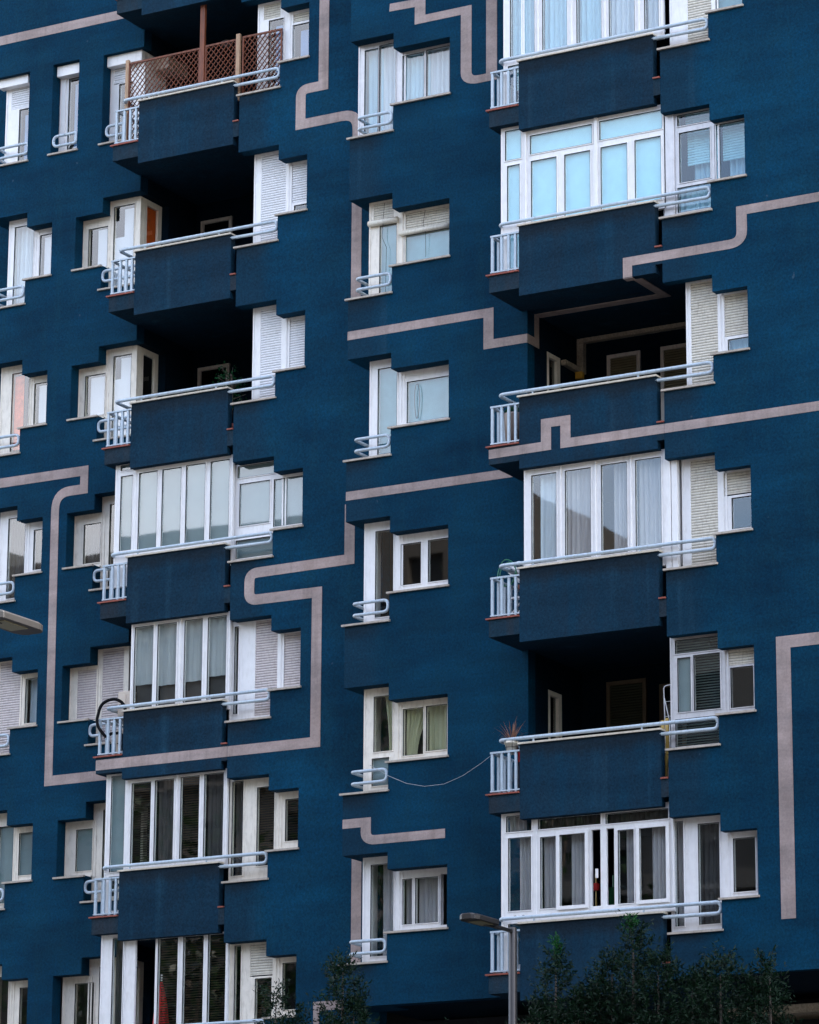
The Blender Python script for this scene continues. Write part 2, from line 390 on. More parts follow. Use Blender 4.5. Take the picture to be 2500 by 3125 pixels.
# interior, back and roof keep the rooms dark
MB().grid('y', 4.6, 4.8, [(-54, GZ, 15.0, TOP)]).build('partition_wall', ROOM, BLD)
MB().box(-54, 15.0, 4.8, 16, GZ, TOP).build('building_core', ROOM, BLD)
mb = MB(); mb.box(-54, -42.2, 2.2, 16.2, TOP, TOP+.4); mb.box(-42.2, -32.87, .6, 16.2, TOP+.01, TOP+.41); mb.box(-32.87, 15.1, -1.3, 16.2, TOP+.02, TOP+.42); mb.build('roof_slab', BLUE, BLD)
mb = MB(); mb.box(14.75, 15.0, YQ+.17, 16, GZ+.13, TOP-.01); mb.build('end_wall', BLUE, BLD)
# floors inside (bottom of each raised mass and each storey)
for T in TQ[1:]: MB().box(-25.5, 14.75, YQ+.3, 4.6, T+.40, T+.60).build('floor_slab', SLABBLUE, BLD)
for T in TC: MB().box(-32.5, -29.42, YR+.27, 4.6, T+.40, T+.60).build('floor_slab', SLABBLUE, BLD)
MB().box(-32.56, -29.42, YC+TH, 4.6, 8.13, 8.3).build('floor_slab', LOGGIA, BLD); MB().box(-25.5, 14.75, YQ+.17, 4.6, 8.06, 8.2).build('floor_slab', LOGGIA, BLD)
# podium behind the overhanging masses
mb = MB(); mb.box(-33.2, 14.7, 2.2, 2.4, GZ+.13, 8.1); mb.build('podium_wall', simple('dark_podium', (.02, .022, .028), .8), BLD)
for (x0, x1, z0, z1) in ((-30.6, -29.0, 7.70, 7.83), (-30.45, -30.36, 5.0, 7.70), (-26.2, -10.0, 7.72, 7.86), (-26.2, -10.0, 7.28, 7.38)):
    MB().box(x0, x1, 1.3, 2.19, z0, z1).build('shop_fascia', WARMWALL, BLD)

# weathered aprons, sill contact shade painted in at the top: thin repainted patches standing 3 mm proud
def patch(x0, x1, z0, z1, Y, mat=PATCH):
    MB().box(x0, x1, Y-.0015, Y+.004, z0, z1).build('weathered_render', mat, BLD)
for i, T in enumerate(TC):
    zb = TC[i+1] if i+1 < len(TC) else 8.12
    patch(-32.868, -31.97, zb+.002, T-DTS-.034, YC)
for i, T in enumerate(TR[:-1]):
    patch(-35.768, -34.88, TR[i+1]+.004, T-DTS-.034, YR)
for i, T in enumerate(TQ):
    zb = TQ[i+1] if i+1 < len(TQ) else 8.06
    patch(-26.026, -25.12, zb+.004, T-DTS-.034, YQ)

# ------------------------------------------------------------------ painted stripes
def stripe(path, wx, wz, Y, radii=None, name='painted_stripe'):
    k = wz/wx
    P = [Vector((x*k, 0, z)) for x, z in path]
    P = rounded(P, radii or 0, 7) if radii else P
    L_, Rr = [], []
    for i, p in enumerate(P):
        d0 = (P[i]-P[i-1]).normalized() if i else None; d1 = (P[i+1]-P[i]).normalized() if i < len(P)-1 else None
        if d0 is None: d0 = d1
        if d1 is None: d1 = d0
        n0 = Vector((-d0.z, 0, d0.x)); n1 = Vector((-d1.z, 0, d1.x)); m = (n0+n1).normalized(); s_ = (wz/2)/max(.3, m.dot(n0))
        L_.append(p+m*s_); Rr.append(p-m*s_)
    mb = MB(); n = len(P); vs = []
    for y in (Y-.006, Y+.002):
        vs += [(q.x/k, y, q.z) for q in L_]+[(q.x/k, y, q.z) for q in Rr]
    fs = []
    for i in range(n-1):
        fs += [(i, i+1, n+i+1, n+i), (2*n+i, 3*n+i, 3*n+i+1, 2*n+i+1), (i, 2*n+i, 2*n+i+1, i+1), (n+i, n+i+1, 3*n+i+1, 3*n+i)]
    fs += [(0, n, 3*n, 2*n), (n-1, 3*n-1, 4*n-1, 2*n-1)]
    mb.add(vs, fs); return mb.build(name, PINK, BLD)
stripe([(-42.2, 28.21), (-38.6, 28.2)], .2, .19, YL)
stripe([(-33.92, 33), (-33.92, 25.43), (-34.41, 25.43), (-34.41, 24.74), (-33.17, 24.74), (-33.17, 20.16), (-32.89, 20.16)], .21, .19, YR,
       [0, 0, .15, 0, .3, 0, 0])
MB().box(-32.876, -32.868, .002, YR-.008, 20.08, 20.24).build('painted_stripe', PINK, BLD); MB().box(-32.876, -32.868, .002, YR-.008, 17.1, 17.26).build('painted_stripe', PINK, BLD)
stripe([(-32.89, 17.18), (-33.25, 17.18), (-33.25, 16.25), (-35.36, 16.23), (-35.36, 15.73), (-33.92, 15.72), (-33.92, 12.98), (-35.768, 12.98)], .21, .19, YR,
       [0, 0, 0, .15, .15, 0, 0, 0])
stripe([(-35.775, 12.98), (-38.63, 12.98)], .21, .19, YR)
stripe([(-33.04, 10.95), (-33.04, 8.5)], .2, .19, YR)
stripe([(-33.3, 8.28), (-33.83, 8.28), (-33.83, 5.2)], .12, .16, YR)
stripe([(-38.585, 12.99), (-40.32, 12.99), (-40.36, 18.60), (-39.7, 18.60), (-39.7, 18.96), (-42.2, 18.97)], .18, .19, YL, [0, 0, .4, 0, 0, 0])
stripe([(-32.05, 26.32), (-31.41, 26.3), (-31.41, 25.96), (-30.45, 25.96), (-30.45, 24.58), (-29.93, 24.58), (-29.93, 33)], .22, .15, YC, [0, 0, 0, 0, .22, 0, 0])
stripe([(-32.868, 20.16), (-29.99, 20.16), (-29.99, 19.575), (-29.222, 19.575)], .2, .16, YC)
stripe([(14.9, 20.78), (-24.56, 20.78), (-24.56, 20.22), (-26.03, 20.22)], .19, .16, YQ, [0, 0, .2, 0])
stripe([(-26.033, 20.22), (-26.685, 20.22), (-26.685, 19.945)], .17, .16, YQ)
stripe([(14.9, 17.2), (-26.03, 17.2)], .18, .16, YQ)
stripe([(-26.035, 17.2), (-27.88, 17.2), (-27.88, 17.6), (-28.25, 17.6), (-28.25, 17.2), (-29.35, 17.195)], .19, .16, YQ)
stripe([(-32.868, 17.18), (-29.3, 17.18)], .2, .16, YC)
stripe([(14.9, 13.34), (-23.96, 13.34), (-23.96, 8.87)], .25, .2, YQ)
stripe([(-32.868, 11.29), (-32.4, 11.29), (-32.4, 10.97), (-30.83, 10.97)], .2, .16, YC, [0, 0, .15, 0])
# stripe that runs over the loggia side wall, ceiling and slab soffit
mb = MB(); mb.grid('x', -29.222, -29.214, [(.002, 19.495, .43, 19.655), (.26, 19.495, .43, 20.09)]); mb.build('painted_stripe', PINK, BLD)
mb = MB(); mb.grid('z', 20.070, 20.088, [(-29.21, .27, -26.66, .47), (-26.83, -.93, -26.66, .47)]); mb.build('painted_stripe', PINK, BLD)
MB().box(-26.77, -26.6, YQ, YQ+.15, 19.930, 19.9385).build('painted_stripe', PINK, BLD)
MB().box(-29.08, -25.72, 1.87, 1.995, 19.99, 20.068).build('cable_duct', WARMWALL, BLD)
MB().box(-29.215, -29.09, 1.87, 1.995, 19.42, 20.066).build('cable_duct', WARMWALL, BLD)
MB().box(-29.213, -29.12, 1.26, 1.865, 19.42, 19.51).build('cable_duct', WARMWALL, BLD)
MB().box(-29.16, -29.03, 1.70, 1.80, 19.27, 19.40).build('wall_light', simple('amber_lamp_glass', (.62, .36, .05), .4), BLD)

# ------------------------------------------------------------------ sills
def sill(x0, x1, Y, z, deep=TH):
    mb = MB(); mb.box(x0-.05, x1+.03, Y-.045, Y+.012, z-.032, z+.002); mb.box(x0, x1, Y+.012, Y+deep, z-.032, z+.002); mb.build('window_sill', STONE, BLD)
for T in TC: sill(-32.87, -31.97, YC, T-DTS, .30); sill(-31.96, -30.79, YC, T-DSS)
for T in TR: sill(-35.77, -34.88, YR, T-DTS); sill(-34.875, -34.255, YR, T-DSS)
for T in TQ: sill(-26.02, -25.12, YQ, T-DTS, .17); sill(-25.115, -24.48, YQ, T-DSS, .17)
for i, T in enumerate(TL):
    if i == 0: sill(-42.2, -41.3, YL, T-DTS); sill(-40.74, -40.11, YL, T-DTS+.02); sill(-39.53, -38.6, YL, T-DTS+.02)
    else:
        sill(-42.2, -41.25, YL, T-DTS); sill(-41.245, -40.645, YL, T-DSS); sill(-40.08, -39.46, YL, T-DSS); sill(-39.45, -38.59, YL, T-DTS)

# ------------------------------------------------------------------ balconies
def balcony(Y, Yb, T, xb, xp0, xp1, xw, dcop, db, k, open_top=True, nbar=4):
    """slab, hanging parapet panel, coping, railing and bent handrail. xb: left edge of the slab, xp0..xp1 parapet, xw wall edge"""
    PT = .15
    pb, bb, tl, cp = T+db, T+db+.14, T+db+.46, T+dcop
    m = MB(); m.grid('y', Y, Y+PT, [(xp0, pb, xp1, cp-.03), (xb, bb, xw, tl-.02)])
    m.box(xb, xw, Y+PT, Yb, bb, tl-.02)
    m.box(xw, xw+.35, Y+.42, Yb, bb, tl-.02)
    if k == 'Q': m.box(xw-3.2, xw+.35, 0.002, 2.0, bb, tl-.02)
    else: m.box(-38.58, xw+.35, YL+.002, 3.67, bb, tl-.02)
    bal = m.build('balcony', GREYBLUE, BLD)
    MB().box(xb+.004, xp0-.001, Y-.003, Y+.004, bb+.001, tl-.021).build('slab_edge', SLABBLUE, bal)
    MB().box(xp1+.001, xw-.001, Y-.003, Y+.004, bb+.001, tl-.021).build('slab_edge', SLABBLUE, bal)
    # coping stones
    n = 3; w = (xp1-xp0+.04)/n
    for i in range(n):
        MB().box(xp0-.03+i*w+.002, xp0-.03+(i+1)*w-.002, Y-.035, Y+PT+.03, cp-.03, cp).build('coping_stone', COPE, bal)
    # terracotta edge tiles
    n = 3; w = (xp0-xb+.05)/n
    for i in range(n): MB().box(xb-.05+i*w, xb-.05+(i+1)*w-.004, Y-.035, Y+.22, tl-.02, tl+.006).build('floor_tile', TERRA, bal)
    MB().box(xp1+.0, xw-.006, Y-.03, Y+.3, tl-.02, tl+.006).build('floor_tile', TERRA, bal)
    # railing
    rt_, rb_ = cp-.12, tl+.035; x0 = xb+.05
    MB().box(x0-.03, xp0-.005, Y+.005, Y+.065, rt_-.02, rt_+.01).build('top_rail', TUBE, bal)
    MB().box(x0-.03, xp0-.005, Y+.005, Y+.065, rb_, rb_+.022).build('bottom_rail', TUBE, bal)
    MB().box(x0-.03, x0+.03, Y+.065, Yb-.01, rt_-.02, rt_+.01).build('top_rail', TUBE, bal)
    MB().box(x0-.03, x0+.03, Y+.065, Yb-.01, rb_, rb_+.022).build('bottom_rail', TUBE, bal)
    span = xp0-x0-.03
    for f in (.0, .36, .63, .89):
        MB().box(x0+f*span-.02, x0+f*span+.02, Y+.012, Y+.058, rb_-.03 if f > .5 else rb_+.02, rt_-.02).build('baluster', TUBE, bal)
    yy = Y+.26
    while yy < Yb-.1:
        MB().box(x0-.025, x0+.025, yy-.02, yy+.02, rb_-.03, rt_-.02).build('baluster', TUBE, bal); yy += .21
    # handrail: comes off the wall, turns the corner, runs over the coping, doubles back
    hz = cp+.085; xe = {'R': -34.925, 'Q': -25.155}[k]; yf = Y+.05
    pts = rounded([(x0+.11, Yb, hz), (x0+.11, yf, hz), (xe, yf, hz), (xe, yf, hz-.18), (xp1-.02, yf-.02, hz-.18)], [0, .12, .09, .09, 0], 6)
    MB().tube(pts, .0315, 12).build('handrail', TUBE, bal, smooth=True)
    for f in (.09, .86):
        xx = xp0+(xp1-xp0)*f; MB().box(xx-.012, xx+.012, yf-.012, yf+.012, cp, hz-.02).build('rail_post', TUBE, bal)
    return bal
for T in TR[:]: balcony(YR, YL, T, -38.63, -38.05, -35.90, -35.772, 1.47, .19, 'R')
for T in TQ+[7.66]: balcony(YQ, 0.0, T, -29.35, -28.765, -26.165, -26.032, 1.485, .20, 'Q')

# bent guard rails of the corner windows
def rail_obj(pts, radii, closed=False):
    p = rounded(pts, radii, 6) if radii else pts
    return MB().tube(p, .0295, 12, closed).build('guard_rail', TUBE, BLD, smooth=True)
for T in TC:
    z1, z2, y = T-1.50, T-1.71, .04
    rail_obj([(-32.73, YR, z1), (-32.73, y, z1), (-32.012, y, z1), (-32.012, y, z2), (-32.73, y, z2), (-32.73, YR, z2)], [0, .08, .10, .10, .08, 0])
for i, T in enumerate(TL):
    z1, z2, y = T-1.50, T-1.71, YL+.04
    rail_obj([(-42.05, YM, z1), (-42.05, y, z1), (-41.30, y, z1), (-41.30, y, z2), (-42.05, y, z2), (-42.05, YM, z2)], [0, .08, .10, .10, .08, 0])
    if i == 0:
        rail_obj([(-40.66, y-.06, z1-.0), (-40.12, y-.06, z1), (-40.12, y-.06, z2), (-40.66, y-.06, z2), (-40.66, y-.06, z1)][0:0] or
                 [(-40.40, y-.03, z1), (-40.14, y-.03, z1), (-40.14, y-.03, z2), (-40.68, y-.03, z2), (-40.68, y-.03, z1), (-40.38, y-.03, z1)], [0, .05, .05, .12, .12, 0])
    rail_obj([(-38.66, 2.62, z1), (-38.66, y, z1), (-39.44, y, z1), (-39.44, y, z2), (-38.66, y, z2), (-38.66, 2.62, z2)], [0, .08, .10, .10, .08, 0])

# ------------------------------------------------------------------ windows
SLAT_PITCH = .0475
stuff_slats = {}
def slat_mesh(w):
    pr = [(0, -.0215), (-.008, -.014), (-.011, 0), (-.008, .014), (0, .0215)]
    v = [(-w/2, a, b) for a, b in pr]+[(w/2, a, b) for a, b in pr]
    f = [(i, i+1, 6+i, 5+i) for i in range(4)]+[(4, 0, 5, 9), (0, 1, 2, 3, 4)[::-1], (5, 6, 7, 8, 9)]
    return v, f
def shutter(par, x0, z0, x1, z1, y, mat, individual):
    n = max(2, int((z1-z0)/SLAT_PITCH)); w = x1-x0+.01; v, f = slat_mesh(w)
    mb = MB(); me = None
    for i in range(n):
        z = z1-.022-i*SLAT_PITCH; jy = random.uniform(-.0015, .0015); jr = random.uniform(-.0012, .0012)
        if individual:
            if me is None:
                m_ = MB(); m_.add(v, f); me = m_.mesh('shutter_slat'); me.materials.append(mat)
            o = bpy.data.objects.new('shutter_slat', me); COL.objects.link(o); place(o, ((x0+x1)/2, y+jy, z), par); o.rotation_euler = (0, jr*1.5, 0)
        else: mb.add([(a+(x0+x1)/2, b+y+jy, c+z+a*jr) for a, b, c in v], f)
    if not individual: stuff_slats.setdefault(mat.name, []).append((mb, mat))
    zb = z1-n*SLAT_PITCH
    MB().box(x0+.004, x1-.004, y-.012, y+.006, zb-.018, zb+.002).build('shutter_bottom_bar', mat, par)
    MB().box(x0, x1, y+.006, y+.012, zb-.01, z1).build('shutter_backing', DARK, par)
def curtain(par, x0, x1, z0, z1, y, mat, amp=.03, per=.11, tuck=0):
    nx = max(8, int((x1-x0)/.012)); v = []; ph = random.uniform(0, 6)
    rows = 9
    for j in range(rows):
        t = j/(rows-1); z = z1-(z1-z0)*t
        for i in range(nx+1):
            u = i/nx; x = x0+(x1-x0)*u
            if tuck: x = x0+(x1-x0)*u*(1-tuck*math.sin(t*math.pi*.5)) if tuck > 0 else x1-(x1-x0)*(1-u)*(1+tuck*math.sin(t*math.pi*.5))
            yy = y+amp*math.sin(ph+u*(x1-x0)/per*6.28+.5*math.sin(t*2+ph))+.35*amp*math.sin(ph*3+u*(x1-x0)/per*15+t)
            v.append((x, yy, z))
    f = [(j*(nx+1)+i, j*(nx+1)+i+1, (j+1)*(nx+1)+i+1, (j+1)*(nx+1)+i) for j in range(rows-1) for i in range(nx)]
    m = MB(); m.add(v, f); return m.build('curtain', mat, par, smooth=True)
def venetian(par, x0, x1, z0, z1, y, mat, pitch=.017):
    m = MB(); z = z1
    while z > z0:
        m.add([(x0, y-.008, z), (x1, y-.008, z), (x1, y+.008, z-.017), (x0, y+.008, z-.017)], [(0, 1, 2, 3)]); z -= pitch
    m.build('venetian_blind', mat, par)
def pane(par, r, y, kind, sash=True, mat=WHITE, glass=None):
    x0, z0, x1, z1 = r
    if kind != 'void':
        MB().box(x0-.004, x1+.004, y+.012, y+.018, z0-.004, z1+.004).build('pane', glass or GLASS, par)
    if sash and kind != 'void':
        e = .022; m = MB(); m.grid('y', y-.014, y+.012, [(x0-e, z0-e, x1+e, z1+e)], [(x0, z0, x1, z1)]); m.build('sash', mat, par, bevel=.003)
        g = .004; m = MB(); m.grid('y', y-.0155, y+.011, [(x0-g, z0-g, x1+g, z1+g)], [(x0+.001, z0+.001, x1-.001, z1-.001)]); m.build('gasket', DARK, par)
    X0, X1, Z0, Z1 = x0-.03, x1+.03, z0-.03, z1+.06
    yb = y+.16
    if kind == 'cw': curtain(par, X0, X1, Z0, Z1, yb, CUR_W)
    elif kind == 'cb': curtain(par, X0, X1, Z0, Z1, yb, CUR_B, .02)
    elif kind == 'cg': curtain(par, X0, X1+.0, Z0, Z1, yb, CUR_G, .022, .09)
    elif kind == 'cd': curtain(par, X0, X1, Z0, Z1, yb, CUR_D, .02, .09)
    elif kind == 'cgr': curtain(par, x0+(x1-x0)*.3, X1, Z0, Z1, yb, CUR_G, .025, .08)
    elif kind == 'cgl': curtain(par, X0, x0+(x1-x0)*.62, Z0, Z1, yb, CUR_G, .025, .08)
    elif kind == 'cy': curtain(par, X0, X1, Z0, Z1, yb, CUR_Y, .025, .1)
    elif kind == 'cyl': curtain(par, X0, X1+.02, Z0, Z1, yb, CUR_Y, .025, .1, tuck=.55)
    elif kind == 'cyr': curtain(par, x0+(x1-x0)*.35, X1+.1, Z0, Z1, yb, CUR_Y, .025, .1, tuck=-.25)
    elif kind == 'cwr': curtain(par, x0+(x1-x0)*.2, X1, Z0, Z1, yb, CUR_W, .02, .12)
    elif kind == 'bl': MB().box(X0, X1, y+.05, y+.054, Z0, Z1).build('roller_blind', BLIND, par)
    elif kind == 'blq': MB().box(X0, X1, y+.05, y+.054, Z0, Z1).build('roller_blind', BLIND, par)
    elif kind == 'bwl':   # white board imitating reflected sky, dark strip kept at the left
        w = x1-x0; MB().box(x0+w*.42, X1, y+.05, y+.054, Z0, z1-.03).build('roller_blind', BLIND_REFLW, par)
    elif kind == 'bwt':   # stepped white board imitating sky reflected in the pane
        w = x1-x0; m = MB(); m.grid('y', y+.05, y+.054, [(x0+w*.45, Z0, X1, z1-.06), (X0, Z0, X1, z1-.62)]); m.build('roller_blind', BLIND_REFLW, par)
    elif kind == 'bwm':  # another stepped board with the same painted sky reflection
        w = x1-x0; m = MB(); m.grid('y', y+.05, y+.054, [(x0+w*.34, Z0, X1, z1-.04), (X0, Z0, X1, z1-.45)]); m.build('roller_blind', BLIND_REFLW, par)
    elif kind == 'bwa': MB().box(x0+(x1-x0)*.2, X1, y+.05, y+.054, Z0, z1-.04).build('roller_blind', BLIND_REFLW, par)  # white blind; at the right corner of plane L it imitates reflected sky
    elif kind == 'bb': MB().box(x0+(x1-x0)*.38, X1, y+.05, y+.054, Z0, z1-.12).build('roller_blind', REFLB, par)  # blue board imitating the sky reflected in the pane
    elif kind == 'film': MB().box(X0, X1, y+.03, y+.034, Z0, Z1).build('frosted_film', FILM, par)
    elif kind == 'sheet':
        curtain(par, X0, X1, z0+(z1-z0)*random.uniform(.25, .32), Z1, y+.08, SHEETC, .012, .25); MB().box(X0, X1, y+.15, y+.154, Z0, Z1).build('roller_blind', DARKF, par)
    elif kind == 've': venetian(par, X0, X1, Z0, Z1, y+.10, BLIND)
    elif kind == 'vg': venetian(par, X0, X1, Z0, Z1, y+.12, VENG, .045)
    elif kind == 'vd': venetian(par, X0, X1, Z0, Z1, y+.14, VEND, .045)
    elif kind == 'in':   # an inner shutter above a curtain
        m_ = MB(); v, f = slat_mesh(x1-x0); z = Z1
        while z > z0+(z1-z0)*.42: m_.add([(a+(x0+x1)/2+.05, b+y+.22, c+z) for a, b, c in v], f); z -= SLAT_PITCH
        m_.build('shutter_curtain', BLIND, par); curtain(par, x0+(x1-x0)*.2, X1, Z0, Z1, y+.32, CUR_B, .03, .1)
REFLB = simple('dusty_blue_blind', (.10, .20, .38), .7)
SHEETC = curtainmat('hung_sheet_cloth', (.50, .52, .52)); DARKF = simple('brown_dark_lining', (.05, .045, .042), .8)
VENG = simple('grey_green_blind', (.16, .22, .22), .6); VEND = simple('brown_dim_blind', (.045, .034, .022), .7)

# name, plane, T, y, [outer rects], prims: (type, x0, z0, x1, z1, kind), material, individual slats
def window(name, y, outer, prims, mat=WHITE, smat=SHUT_W, indiv=True, lab=None, depth=.07, glass=None):
    holes = [p[1:5] for p in prims if p[0] in 'gso']
    m = MB(); m.grid('y', y, y+depth, outer, holes); par = m.build(name, mat, BLD, bevel=.004)
    if lab: par['label'] = lab
    for a, b, c, d in outer:
        if c-a > .2:
            q = MB(); q.grid('y', y-.010, y+.001, [(a+.004, b+.004, c-.004, d-.004)], [(a+.034, b+.034, c-.034, d-.034)]); q.build('frame_bead', mat, par)
    for p in prims:
        r = p[1:5]; kd = p[5] if len(p) > 5 else ''
        if p[0] == 'g': pane(par, r, y, kd, mat=mat, glass=glass)
        elif p[0] == 's': shutter(par, r[0], r[1], r[2], r[3], y+.014, smat, indiv)
        elif p[0] == 'x': MB().box(r[0], r[2], y-.03, y+.02, r[1], r[3]).build('frame_cover', mat, par, bevel=.004)
        elif p[0] == 'b': MB().box(r[0], r[2], y-.17, y-.002, r[1], r[3]).build('shutter_box', mat, par, bevel=.006)
    return par
def tall_short(T, jx, xt, xr, pad=.1):
    return [(jx, T-DTS, xt+pad, T+.03), (xt, T-DSS, xr+pad, T-DS+.03)]
CX, RX, QX = (-31.95, -30.79), (-34.86, -34.255), (-25.12, -24.48)
W = [
 # centre column
 ('C', 0, .27, -32.86, [('g',-32.72,24.06,-32.44,25.70,'cb'),('g',-32.41,24.06,-32.07,25.74,'cw'),('g',-31.92,24.55,-31.47,25.44,'cb'),('g',-31.42,24.55,-30.94,25.46,'cw')], ALU, None, 1),
 ('C', 1, .30, -32.62, [('s',-32.53,22.38,-32.11,22.7),('s',-31.90,22.05,-30.88,22.41),('g',-32.39,20.98,-32.04,22.25,'ve'),('g',-31.88,21.46,-30.93,21.98,'ve')], CREAM, SHUT_C, 1),
 ('C', 2, .30, -32.58, [('g',-32.4,17.96,-32.01,19.55,'ve'),('g',-31.80,18.46,-30.93,19.22,'ve')], WHITE, None, 1),
 ('C', 3, .28, -32.65, [('g',-32.41,14.98,-32.05,16.54,''),('g',-31.89,15.50,-31.49,16.24,''),('g',-31.34,15.50,-30.94,16.25,'')], WHITE, None, 1),
 ('C', 4, .27, -32.62, [('g',-32.41,12.57,-32.04,13.55,'cyr'),('g',-32.44,11.97,-32.1,12.45,'film'),('g',-31.82,12.45,-31.42,13.27,'cyl'),('g',-31.36,12.49,-30.95,13.28,'cy')], CREAM, None, 1),
 ('C', 5, .35, -32.66, [('g',-32.49,9.01,-32.04,10.60,'cgr'),('g',-31.86,9.52,-31.67,10.30,'cgl'),('g',-31.6,9.52,-31.16,10.30,'cg'),('o',-31.11,9.46,-30.95,10.34)], WHITE, None, 1),
 # second plane
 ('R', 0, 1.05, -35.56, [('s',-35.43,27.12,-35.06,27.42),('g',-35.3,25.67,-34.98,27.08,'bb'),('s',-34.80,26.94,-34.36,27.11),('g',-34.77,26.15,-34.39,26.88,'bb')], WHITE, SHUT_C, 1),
 ('R', 1, 1.08, -35.60, [('s',-35.44,22.57,-34.90,24.42),('s',-34.80,23.33,-34.35,24.1),('g',-34.70,23.13,-34.37,23.28,'')], WHITE, SHUT_W, 1),
 ('R', 2, 1.08, -35.57, [('s',-35.4,19.54,-34.95,21.37),('s',-34.81,20.05,-34.35,21.07)], WHITE, SHUT_W, 1),
 ('R', 3, 1.05, -35.95, [('g',-35.82,18.15,-35.02,18.37,'film'),('g',-35.77,17.23,-35.12,18.03,'film'),('g',-35.03,17.13,-34.39,18.02,'film'),('g',-35.83,16.62,-34.97,16.96,'film')], WHITE, None, 1),
 ('R', 4, 1.05, -35.92, [('g',-35.82,13.72,-35.74,15.34,''),('s',-35.38,13.64,-34.91,15.4),('s',-34.8,14.08,-34.35,15.10)], WHITE, SHUT_P, 1),
 ('R', 5, 1.05, -35.87, [('g',-35.81,10.76,-35.58,12.47,'cd'),('g',-35.28,10.90,-34.92,12.32,'vd'),('g',-34.68,11.30,-34.38,12.05,'vd')], CREAM, None, 1),
 ('R', 6, 1.05, -35.89, [('g',-35.7,7.75,-35.57,9.49,''),('s',-35.38,8.92,-34.91,9.53),('g',-35.26,7.75,-34.92,8.88,'vd'),('g',-34.69,8.30,-34.36,9.12,'')], CREAM, SHUT_C, 0),
 ('R', 7, 1.05, -35.89, [('g',-35.7,4.75,-35.57,6.49,''),('g',-35.38,4.8,-34.92,6.4,''),('g',-34.69,5.2,-34.36,6.1,'')], CREAM, None, 0),
 # front plane
 ('Q', 0, -.93, -25.95, [('s',-25.61,24.0,-25.16,25.83),('g',-25.07,24.50,-24.5,25.45,'ve')], WHITE, SHUT_C, 0),
 ('Q', 1, -.98, -26.08, [('g',-25.8,22.55,-25.16,22.74,'in'),('g',-25.77,21.53,-25.2,22.42,'in'),('g',-25.11,21.46,-24.52,22.44,'in'),('g',-25.81,21.00,-25.17,21.44,'cb'),('x',-26.05,20.95,-25.86,22.80)], ALU, None, 1),
 ('Q', 2, -.90, -25.73, [('s',-25.64,17.88,-25.15,19.76),('s',-25.02,18.71,-24.55,19.45),('g',-24.96,18.40,-24.56,18.65,'cb')], WHITE, SHUT_C, 1),  # blue curtain behind the lower pane stands in for reflected sky
 ('Q', 3, -.90, -25.85, [('s',-25.69,14.82,-25.20,16.68),('s',-25.08,15.97,-24.58,16.39),('g',-24.94,15.40,-24.59,15.92,'')], WHITE, SHUT_C, 1),
 ('Q', 4, -.95, -26.08, [('g',-25.98,13.4,-25.2,13.62,'vg'),('g',-25.94,12.42,-25.71,13.32,'film'),('g',-25.65,12.42,-25.18,13.34,'vg'),('g',-25.99,11.85,-25.2,12.30,'vg'),('s',-25.07,13.1,-24.58,13.36),('g',-24.99,12.40,-24.59,13.06,'')], ALU, SHUT_C, 1),
 ('Q', 5, -.93, -26.12, [('g',-26.04,8.92,-25.89,10.62,'cg'),('g',-25.62,8.92,-25.25,10.55,'cd'),('g',-25.0,9.40,-24.62,10.26,'')], WHITE, None, 1),
 # far left column, in front of the rearmost plane
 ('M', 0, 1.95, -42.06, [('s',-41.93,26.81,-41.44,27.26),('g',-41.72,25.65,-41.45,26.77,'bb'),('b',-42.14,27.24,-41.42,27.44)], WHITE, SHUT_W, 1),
 ('M', 1, 1.95, -41.88, [('g',-41.73,22.65,-41.27,24.29,'cw'),('g',-41.11,23.15,-40.77,24.02,'bwa')], WHITE, None, 1),
 ('M', 2, 1.95, -41.95, [('g',-41.67,19.67,-41.27,21.25,'red'),('g',-41.13,20.15,-40.77,20.97,'bwa')], CREAM, None, 1),
 ('M', 3, 1.95, -41.85, [('g',-41.64,16.72,-41.24,18.31,'cd'),('g',-41.03,17.22,-40.74,18.01,'cd')], WHITE, None, 1),
 ('M', 4, 1.95, -41.85, [('s',-41.73,13.66,-41.2,15.46),('g',-41.11,14.22,-40.76,15.08,'cw')], CREAM, SHUT_P, 1),
 ('M', 5, 1.95, -41.82, [('g',-41.6,10.8,-41.28,12.26,'film'),('g',-41.14,11.3,-40.78,12.10,'film')], CREAM, None, 1),
 ('M', 6, 1.95, -41.85, [('g',-41.7,7.8,-41.28,9.4,''),('g',-41.01,8.3,-40.76,9.17,'')], CREAM, None, 1),
]
TT = {'C': TC, 'R': TR, 'Q': TQ, 'M': TL}
for k, i, y, jx, prims, mat, smat, ind in W:
    T = TT[k][i]
    xt, xr = {'C': CX, 'R': RX, 'Q': QX, 'M': (-41.24, -40.645)}[k]
    outer = tall_short(T, jx, xt, xr) if not (k == 'M' and i == 0) else [(jx, T-DTS, -41.2, T+.03)]
    w = window('window', y, outer, [p for p in prims if not (p[0] == 's' and smat is None)], mat, smat or SHUT_W, bool(ind))
    # jamb return closing the side of a corner window
    if k in 'CM': MB().box(jx+.002, jx+.05, y+.071, {'C': YR, 'M': YM}[k], T-DTS, T).build('side_jamb', mat, w)
    if k == 'M' and i == 2:  # boards coloured as the reddish and dark reflection in this pane
        MB().box(-41.64, -41.42, y+.05, y+.054, 19.7, 21.2).build('curtain', simple('faded_red_cloth', (.60, .13, .06), .9, var=.3), w)  # board standing in for the reddish reflection, not a curtain
        MB().box(-41.41, -41.24, y+.06, y+.064, 19.7, 21.2).build('curtain', simple('brown_cloth', (.08, .05, .045), .9, var=.3), w)  # board standing in for the dark reflection, not a curtain
